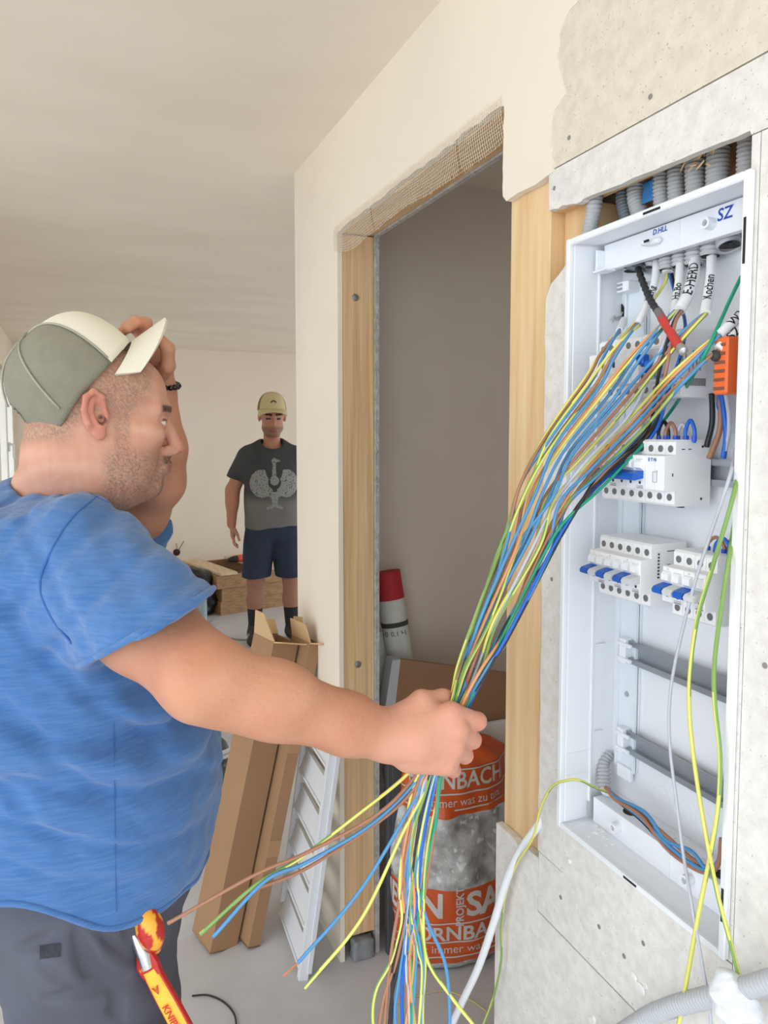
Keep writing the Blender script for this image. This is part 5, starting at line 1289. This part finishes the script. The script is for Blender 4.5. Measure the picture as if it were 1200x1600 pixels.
cf2 = f2*math.cos(tt)+V3(0, 0, 1)*math.sin(tt); cu2 = V3(0, 0, 1)*math.cos(tt)-f2*math.sin(tt)
def cw2(x, y, z): return W2(.028, 0, 1.712)+(cf2*x+l2*y+cu2*z)*1.16
M_CAP2 = mat('cap_beige', (206, 190, 146), .9)
def crown2(a0, a1): return gridsurf(lambda u, v: cw2(.108*math.cos(v)**.8*math.cos(u), .092*math.cos(v)**.8*math.sin(u), .118*math.sin(v)), 30, 14, a0, a1, 0, math.pi/2-.001)
obj('front_panel', shell(crown2(-1.1, 1.1), .003), M_CAP2, cp2, angle=0); obj('back_panel', shell(crown2(1.1, 2*math.pi-1.1), .003), mat('cap_brown', (128, 112, 84), .9), cp2, angle=0)
obj('visor', shell(gridsurf(lambda u, v: cw2(.106*math.cos((u-.5)*2.5)+.068*v*max(math.cos((u-.5)*2.6), 0)**.5, .092*math.sin((u-.5)*2.5), -.002-.022*v-.022*v*(2*(u-.5))**2), 24, 7), .005), M_CAP2, cp2, angle=50)
e0 = cw2(.104, 0, .045)
obj('emblem', sweep([e0+l2*.020+cu2*-.004, e0+l2*.008+cu2*.008+cf2*-.002, e0+cu2*.010-cf2*.001, e0-l2*.008+cu2*.008-cf2*.002, e0-l2*.020-cu2*.004], .0045, 6), mat('emblem_dark', (60, 56, 48), .8), cp2)

# ------------------------------------------------------------------ wooden crate frames, planks and tools in the far room
c0_ = oZ(345, 962, 0); c0_[2] = 0; c1_ = oZ(452, 945, 0); cx_ = unit(V3(*(c1_-c0_)[:2], 0)); cy_ = V3(-cx_[1], cx_[0], 0); CR = np.stack([cx_, cy_, V3(0, 0, 1)], 1)
def cp_(x, y, z): return c0_+CR @ V3(x, y, z)
M_CR = wood('crate_wood', (176, 140, 100), (138, 102, 68), (4, 14, 30)); M_CRL = wood('crate_light', (222, 200, 172), (200, 172, 138), (12, 2, 12))
L_, Dp_, hb = 1.15, .78, .117
for k in range(3):
    e = empty('crate_frame', cp_(L_/2, Dp_/2, .118*k), ['lowest wooden crate frame of the stack on the floor', 'middle wooden crate frame of the stack', 'topmost wooden crate frame of the stack, carrying planks'][k], 'crate', 'stacked wooden crate frames')
    ofx = [0, .012, -.04][k]; z = .118*k+hb/2
    for q, s in [((L_/2, .011, z), (L_, .022, hb)), ((L_/2, Dp_-.011, z), (L_, .022, hb)), ((.011, Dp_/2, z), (.022, Dp_-.044, hb)), ((L_-.011, Dp_/2, z), (.022, Dp_-.044, hb))]:
        obj('board', box(cp_(q[0]+ofx, q[1]-(.02 if k == 2 else 0), q[2]), s, .002, CR), M_CR, e, smooth=False)
for (x, w, lb) in [(.06, .16, 'pale plank lying across the crate at its open end'), (.56, .34, 'wide pale plank across the crate with the drill on it')]:
    obj('plank', box(cp_(x, Dp_/2-.02, .354+.012), (w, Dp_+.06, .022), .002, CR), M_CRL, smooth=False, label=lb, cat='plank', group='planks on the crate')
dr = empty('cordless_drill', cp_(.52, .38, .378), 'red-orange power tool lying on the crate plank', 'drill')
p = cp_(.40, .30, .425); 
obj('tool_body', sdf_mesh(lambda P: smin(cone(P, p+cx_*-.08, p+cx_*.10, .034, .042), cone(P, p+cx_*.07, p+cx_*.10+V3(0, 0, .10)+cy_*.03, .026, .030), .02), p-.2, p+.22, .007), mat('tool_red', (222, 84, 56), .5), dr)
obj('chuck', sweep([p-cx_*.10, p-cx_*.16, p-cx_*.19], [.034, .026, .012], 12), mat('tool_black', (44, 42, 42), .5), dr)
obj('battery', box(p+cx_*.12+V3(0, 0, -.012)+cy_*.0, (.09, .08, .05), .006, CR), MATS['tool_black'], dr)
q = cp_(.92, .42, .378)
obj('red_bag', sdf_mesh(lambda P: ell(P, q+V3(0, 0, .07), (.10, .08, .085))+.012*wob(P, 40, 2), q-.16+V3(0, 0, .14), q+.2, .008), mat('bag_red', (232, 120, 110), .6, bump=(30, .4)), label='pinkish red plastic bag on the crate seen between the legs', cat='bag')
bp_ = oZ(300, 958, 0); bp_[2] = 0
obj('black_bag', sdf_mesh(lambda P: smax(ell(P, bp_+V3(0, 0, .17), (.24, .22, .26))+.030*wob(P, 17, 4)+.012*wob(P, 44, 9), .004-P[:, 2], .01), bp_-.42+V3(0, 0, .42), bp_+.45, .011), mat('bag_black', (26, 26, 28), .45, bump=(30, .3)), label='black bag slumped on the floor beside the crates', cat='bag')
bo = oZ(316, 972, 0); bo[2] = 0
wb_ = empty('water_bottle', bo, 'clear plastic water bottle standing before the black bag', 'bottle')
obj('bottle_body', lathe([(.001, 0), (.038, .003), (.042, .02), (.042, .16), (.040, .17), (.042, .18), (.036, .23), (.016, .275), (.014, .29)], bo, (0, 0, 1), 20), mat('bottle_plastic', (206, 224, 234), .12, alpha=.45), wb_)
obj('bottle_cap', lathe([(.017, .285), (.017, .305), (.002, .306)], bo, (0, 0, 1), 16), mat('cap_blue', (150, 190, 222), .5), wb_)
obj('power_cord', tube([oZ(x, y, .006) for x, y in [(390, 1000), (365, 998), (345, 990), (330, 978), (330, 970), (345, 964)]], .006, 40, 6), mat('cord_grey', (150, 152, 150), .6), label='thin grey cord looping on the floor in front of the crates', cat='cord')
obj('power_cord', tube([oZ(x, y, .005) for x, y in [(300, 1556), (325, 1555), (350, 1566), (366, 1585), (370, 1612)]], .0026, 40, 6), mat('cord_black', (44, 42, 42), .6), label='thin black cord on the floor beside the dark trousers', cat='cord')
k0 = oZ(322, 1262, 0); k0[2] = 0
obj('tool_case', sdf_mesh(lambda P: smin(rbox(P, k0+V3(-.06, 0, .10), (.16, .12, .10), .02), ell(P, k0+V3(-.02, -.02, .24), (.12, .09, .08)), .03)+.010*wob(P, 40, 7), k0-.3+V3(0, 0, .3), k0+.34, .008), mat('case_dark', (70, 72, 72), .6), label='dark tool bag on the floor between shirt and cardboard carton', cat='tool bag')
obj('hose_coil', join(*[sweep([k0+V3(.05+.075*math.cos(t), -.05+.05*math.sin(t), .30+.02*j+.05*math.sin(t)) for t in np.linspace(0, 6.28, 30)], .009, 6) for j in range(2)]), mat('hose_pale', (196, 200, 200), .5), label='pale coiled hose lying on the dark tool bag', cat='hose')

# ------------------------------------------------------------------ tall cartons leaning at the wall end
M_CARD = mat('cardboard', (164, 127, 94), .85, var=(3, .4), rgb2=(150, 114, 82)); M_CARDL = mat('cardboard_light', (206, 172, 130), .85); M_TAPE = mat('brown_tape', (176, 136, 98), .35)
def hexa(b, t):   # eight corners: bottom four, top four
    return np.array(list(b)+list(t)), [(3, 2, 1, 0), (4, 5, 6, 7), (0, 1, 5, 4), (1, 2, 6, 5), (2, 3, 7, 6), (3, 0, 4, 7)]
def leaning(name, label, base, ex, ey, w, d, top_dir, ln, group):
    e = empty(name, base, label, 'carton', group)
    up = unit(top_dir); ex = unit(ex-up*(ex @ up)); ey = np.cross(up, ex)
    t = .005
    for (o, a, b, n) in [(base, ex*w, up*ln, ey), (base+ey*(d-t), ex*w, up*ln, ey), (base+ey*t, ey*(d-2*t), up*ln, ex), (base+ey*t+ex*(w-t), ey*(d-2*t), up*ln, ex)]:
        p = [o, o+a, o+a+n*t, o+n*t]
        obj('carton_wall', hexa(p, [q+b for q in p]), M_CARD, e, smooth=False)
    p = [base, base+ex*w, base+ex*w+ey*d, base+ey*d]; obj('carton_bottom', hexa(p, [q+up*t for q in p]), M_CARD, e, smooth=False)
    return e, base, ex, ey, up
def flap(e, a, b, dirv, ln, t=.004, m=None, skew=.0):
    n = unit(np.cross(b-a, dirv)); c = b+dirv*ln-(b-a)*skew; d = a+dirv*ln+(b-a)*skew
    p = [a, b, c, d]; obj('flap', hexa(p, [q+n*t for q in p]), m or M_CARDL, e, smooth=False)
ca = oZ(328, 1496, 0); ca[2] = .010; cbx = oZ(375, 1500, 0); cbx[2] = .010; ctp = oY(428, 1003, 2.20); cup = unit(ctp-ca); CL = float(np.linalg.norm(ctp-ca))
e, b0, ex, ey, up = leaning('cardboard_carton', 'tall open cardboard carton leaning towards the wall, the wider of two', ca, V3(.965, .26, 0), V3(0, 1, 0), .090, .13, cup, CL, 'leaning cartons')
tp1 = b0+up*CL
flap(e, tp1, tp1+ex*.090, unit(up*.2-ey*.9), .05); flap(e, tp1+ey*.13, tp1+ex*.090+ey*.13, unit(up*.8+ey*.5), .05, skew=.1)
flap(e, tp1, tp1+ey*.13, unit(up-ex*.45), .085, m=M_CARDL, skew=.30)
cc2 = oZ(388, 1495, 0)+V3(.004, .02, .010)
e, b0, ex, ey, up = leaning('cardboard_carton', 'tall narrow cardboard carton closest to the white slatted panel', cc2, V3(.965, .26, 0), V3(0, 1, 0), .042, .11, cup, CL*.99, 'leaning cartons')
tp1 = b0+up*CL*.99
flap(e, tp1, tp1+ex*.042, unit(up*.2-ey*.9), .06); flap(e, tp1+ey*.11, tp1+ex*.042+ey*.11, unit(up*.9+ey*.3), .06, skew=.1)
flap(e, tp1, tp1+ey*.11, unit(up-ex*.5), .06, skew=.10)
for z in (.30, .62): obj('tape_band', box(b0+up*z+ex*.021+ey*-.0008, (.043, .0012, .05), 0, np.stack([ex, ey, up], 1)), M_TAPE, e, smooth=False)
# ------------------------------------------------------------------ white slatted panel leaning on the wall
M_ALU = mat('white_profile', (226, 228, 232), .4)
e = empty('slatted_panel', oZ(460, 1500, 0), 'white slatted panel with side rails leaning against the wall end', 'panel')
pa = oZ(474, 1533, 0); pa[2] = .0; pb = oX(524, 1160, .668); up = unit(pb-pa)
pc = oZ(440, 1432, 0); pc[2] = .0; pdir = pc-pa; pdir[2] = 0; wid = np.linalg.norm(pdir); sx_ = unit(pdir-up*(pdir @ up)); nx_ = np.cross(sx_, up); AXP = np.stack([sx_, nx_, up], 1)
LN = float(np.linalg.norm(pb-pa))+.03
obj('rail', box(pa+up*LN/2+nx_*0+sx_*.011, (.022, .028, LN), .001, AXP), M_ALU, e, smooth=False)
obj('rail', box(pa+up*(LN/2+.01)+nx_*.012+sx_*-.006, (.008, .014, LN-.03), .001, AXP), M_ALU, e, smooth=False)
obj('rail', box(pa+up*(LN/2+.06)+sx_*(wid-.005), (.010, .028, LN), .001, AXP), M_ALU, e, smooth=False)
for k in range(7):
    z = .06+.118*k
    if z > LN-.03: break
    c = pa+up*z+sx_*(wid/2); rx = np.stack([sx_, unit(nx_*.22+up*.97), unit(np.cross(sx_, unit(nx_*.22+up*.97)))], 1)
    obj('slat', join(box(c, (wid-.02, .070, .004), 0, rx), box(c+rx[:, 1]*.034, (wid-.02, .006, .014), 0, rx), box(c-rx[:, 1]*.034, (wid-.02, .006, .014), 0, rx)), M_ALU, e, smooth=False)
# ------------------------------------------------------------------ things in the closet
def roll(label, a, b, r, capc):
    e = empty('mesh_roll', b, label, 'roll', 'rolls in the closet'); ax = unit(a-b); L = np.linalg.norm(a-b)
    obj('roll_body', sweep(spline([b, (a+b)/2, a], 24), r+.0012*np.sin(np.arange(24)*2.1), 28), mat('roll_white', (224, 228, 222), .8, var=(60, .35), rgb2=(196, 202, 196), stretch=(1, 1, .03)), e)
    if capc:
        obj('red_end', sweep([a-ax*.090, a-ax*.04, a+ax*.0005], r+.0018, 28), mat('roll_red', (196, 48, 56), .7, var=(60, .4), rgb2=(160, 34, 44), stretch=(1, 1, .03)), e)
        obj('tape_band', sweep([a-ax*.178, a-ax*.163], r+.0015, 28), mat('band_dark', (70, 72, 72), .8), e)
        t = a-ax*.195; fd = unit(V3(-.5, -1, 0)); s_ = unit(np.cross(fd, ax))
        for k in range(3): obj('print', flat_text(['145', '1,0', '50'][k], t+s_*(.022*(k-1))+fd*(math.sqrt(max(r*r-(.022*(k-1))**2, 0))+.0012), s_, ax, .022), M_INK, e, smooth=False)
    return e
roll('white glass fibre roll with red end leaning in the closet corner', oY(604, 893, 2.19), oY(655, 1220, 2.10), .043, True)
roll('second pale roll without red end, half behind the door jamb', oY(588, 985, 2.235), oY(622, 1250, 2.16), .040, False)
cb = empty('cardboard_box', (1.15, 2.0, 0), 'brown cardboard box with one raised panel behind the rubbish bag', 'box')
q0 = oY(626, 1030, 2.04); q1 = oY(800, 1052, 2.04); q3 = oY(606, 1200, 2.04); q2 = oY(800, 1215, 2.04)
bk = V3(0, .012, 0)
obj('box_front', hexa([q3, q2, q2+bk, q3+bk], [q0, q1, q1+bk, q0+bk]), mat('cardboard_dark', (158, 122, 90), .85), cb, smooth=False)
s0 = oY(613, 1032, 2.05); s1 = oY(600, 1120, 2.05)
obj('box_edge', hexa([s1, q3, q3+bk*4, s1+bk*4], [s0, q0, q0+bk*4, s0+bk*4]), mat('carton_white_edge', (196, 200, 206), .8), cb, smooth=False)
lo_ = np.minimum(q3, q2); 
obj('box_lower', bb(lo_[0]+.04, max(q2[0], q1[0]), 2.055, 2.12, 0.0, lo_[2]+.06, .002), MATS['cardboard_dark'], cb, smooth=False)
wbx = oY(716, 1138, 2.02); wb2 = oY(800, 1175, 2.02)
obj('white_board', box(((wbx[0]+wb2[0])/2, 2.022, wbx[2]/2), (abs(wb2[0]-wbx[0]), .02, wbx[2]), .002), M_PVC, smooth=False, label='white board edge showing between cardboard box and rubbish bag', cat='board')
pz = oY(600, 1195, 1.965); pz2 = oY(622, 1195, 1.965)
obj('spirit_level', join(box(((pz[0]+pz2[0])/2+.012, 1.965, .30), (.055, .022, .60), .002), box(((pz[0]+pz2[0])/2+.012, 1.952, .30), (.028, .004, .58), .001)), mat('level_dark', (74, 78, 82), .45), label='dark metal spirit level upright behind the door post', cat='spirit level', smooth=False)
# rubbish bag
BC = oZ(706, 1512, 0); BC = V3(BC[0]+.055, BC[1]+.10, 0); BRr = .185; BT = .655
print_mats = None
def bag_r(th, z):
    t = z/BT
    r = BRr*(1+.10*math.sin(math.pi*min(t*1.4, 1))-.16*max(0, t-.25)**1.0)
    if t < .08: r *= .80+.20*math.sqrt(max(t/.08, 0))
    w = .018*math.sin(5*th+7*t+1)+.010*math.sin(9*th-16*t)+.008*math.sin(14*th+22*t+2)
    band = 1.0 if .42 < t < .74 else .35
    return r+w*band*.62*(BRr/.185)
def bag_pt(th, z, lift=0.0):
    r = bag_r(th, z)+lift; return V3(BC[0]+r*math.cos(th), BC[1]+r*.72*math.sin(th), z)
M_ORB = mat('bag_orange', (214, 92, 40), .38, var=(9, .35), rgb2=(186, 74, 32), bump=(26, .35)); M_CLR = mat('bag_clear', (204, 204, 202), .16, var=(22, 1.0), rgb2=(138, 136, 134), bump=(26, 1.0), coat=.4, specks=(34, .60, (226, 226, 224)))
rb = empty('rubbish_bag', (BC[0], BC[1], 0), 'filled orange and clear rubbish bag with white print inside the doorway', 'rubbish bag')
def bag_band(z0, z1, nv): return gridsurf(lambda u, v: bag_pt(u, v), 96, nv, 0, 2*math.pi, z0, z1, wrap=True)
ZB = [0.008, .030, .262, .470, .612, BT]
obj('clear_film', bag_band(ZB[0], ZB[1], 4), M_CLR, rb, angle=0); lowb = obj('orange_band', bag_band(ZB[1], ZB[2], 18), M_ORB, rb, angle=0)
obj('clear_film', bag_band(ZB[2], ZB[3], 26), M_CLR, rb, angle=0); topb = obj('orange_band', bag_band(ZB[3], ZB[4], 12), M_ORB, rb, angle=0)
def bag_top(u, v):
    p = bag_pt(u, ZB[4]); q = 1-v; r = V3(BC[0]+(p[0]-BC[0])*q, BC[1]+(p[1]-BC[1])*q, ZB[4]+.045*math.sin(v*1.5)+.012*math.sin(6*u+5*v)*v*(1-v)*4); return r
obj('bag_mouth', gridsurf(bag_top, 72, 12, 0, 2*math.pi, 0, .98, wrap=True), M_ORB, rb, angle=0)
M_PRW = mat('bag_print', (206, 200, 194), .5)
def bag_text(s, z, size, x0, par, bold=.0, rot=False, space=1.0):
    """x0: arc length on the bag from the direction facing the doorway (our right positive)"""
    V, F = text_geom(s, size, bold=bold, sub=.012, space=space, align='CENTER')
    if rot: V = np.stack([-V[:, 1], V[:, 0], V[:, 2]], 1)
    TH0 = math.atan2((0-BC[1])/.72, 0-BC[0])
    P = np.array([bag_pt(TH0+(x0+x)/BRr, z+y, .0022) for x, y, _ in V]); obj('lettering', (P, F), M_PRW, par, smooth=False)
def bag_line(z, par, a=-.34, b=.34):
    TH0 = math.atan2((0-BC[1])/.72, 0-BC[0]); t = .0022
    obj('print_line', gridsurf(lambda u, v: bag_pt(TH0+u/BRr, z+v, .002), 60, 2, a, b, -t, t), M_PRW, par, smooth=False)
bag_text('HORNBACH', .574, .068, .0, topb, bold=.0014); bag_text('Es gibt immer was zu tun.', .512, .036, .0, topb)
bag_line(.607, topb); bag_line(.537, topb); bag_line(.490, topb)
bag_text('RIESEN', .212, .098, -.165, lowb, bold=.003, space=.92); bag_text('SACK', .212, .098, .155, lowb, bold=.003, space=.92); bag_text('PROJEKT', .212, .030, .022, lowb, bold=.0008, rot=True)
bag_text('HORNBACH', .128, .062, .02, lowb, bold=.0014); bag_text('Es gibt immer was zu tun.', .080, .036, .02, lowb)
bag_line(.162, lowb); bag_line(.098+.005, lowb); bag_line(.056, lowb)
# stray thin wire offcuts on the floor by the bag
for k, (q, lb) in enumerate([([(600, 1575), (640, 1560), (690, 1548), (730, 1560), (760, 1580)], 'thin green wire offcut curving over the floor before the rubbish bag')]):
    wire([oZ(x, y, .004) for x, y in q], 'gy', None, .0012, 40, 'wire_offcut', label=lb, cat='wire')
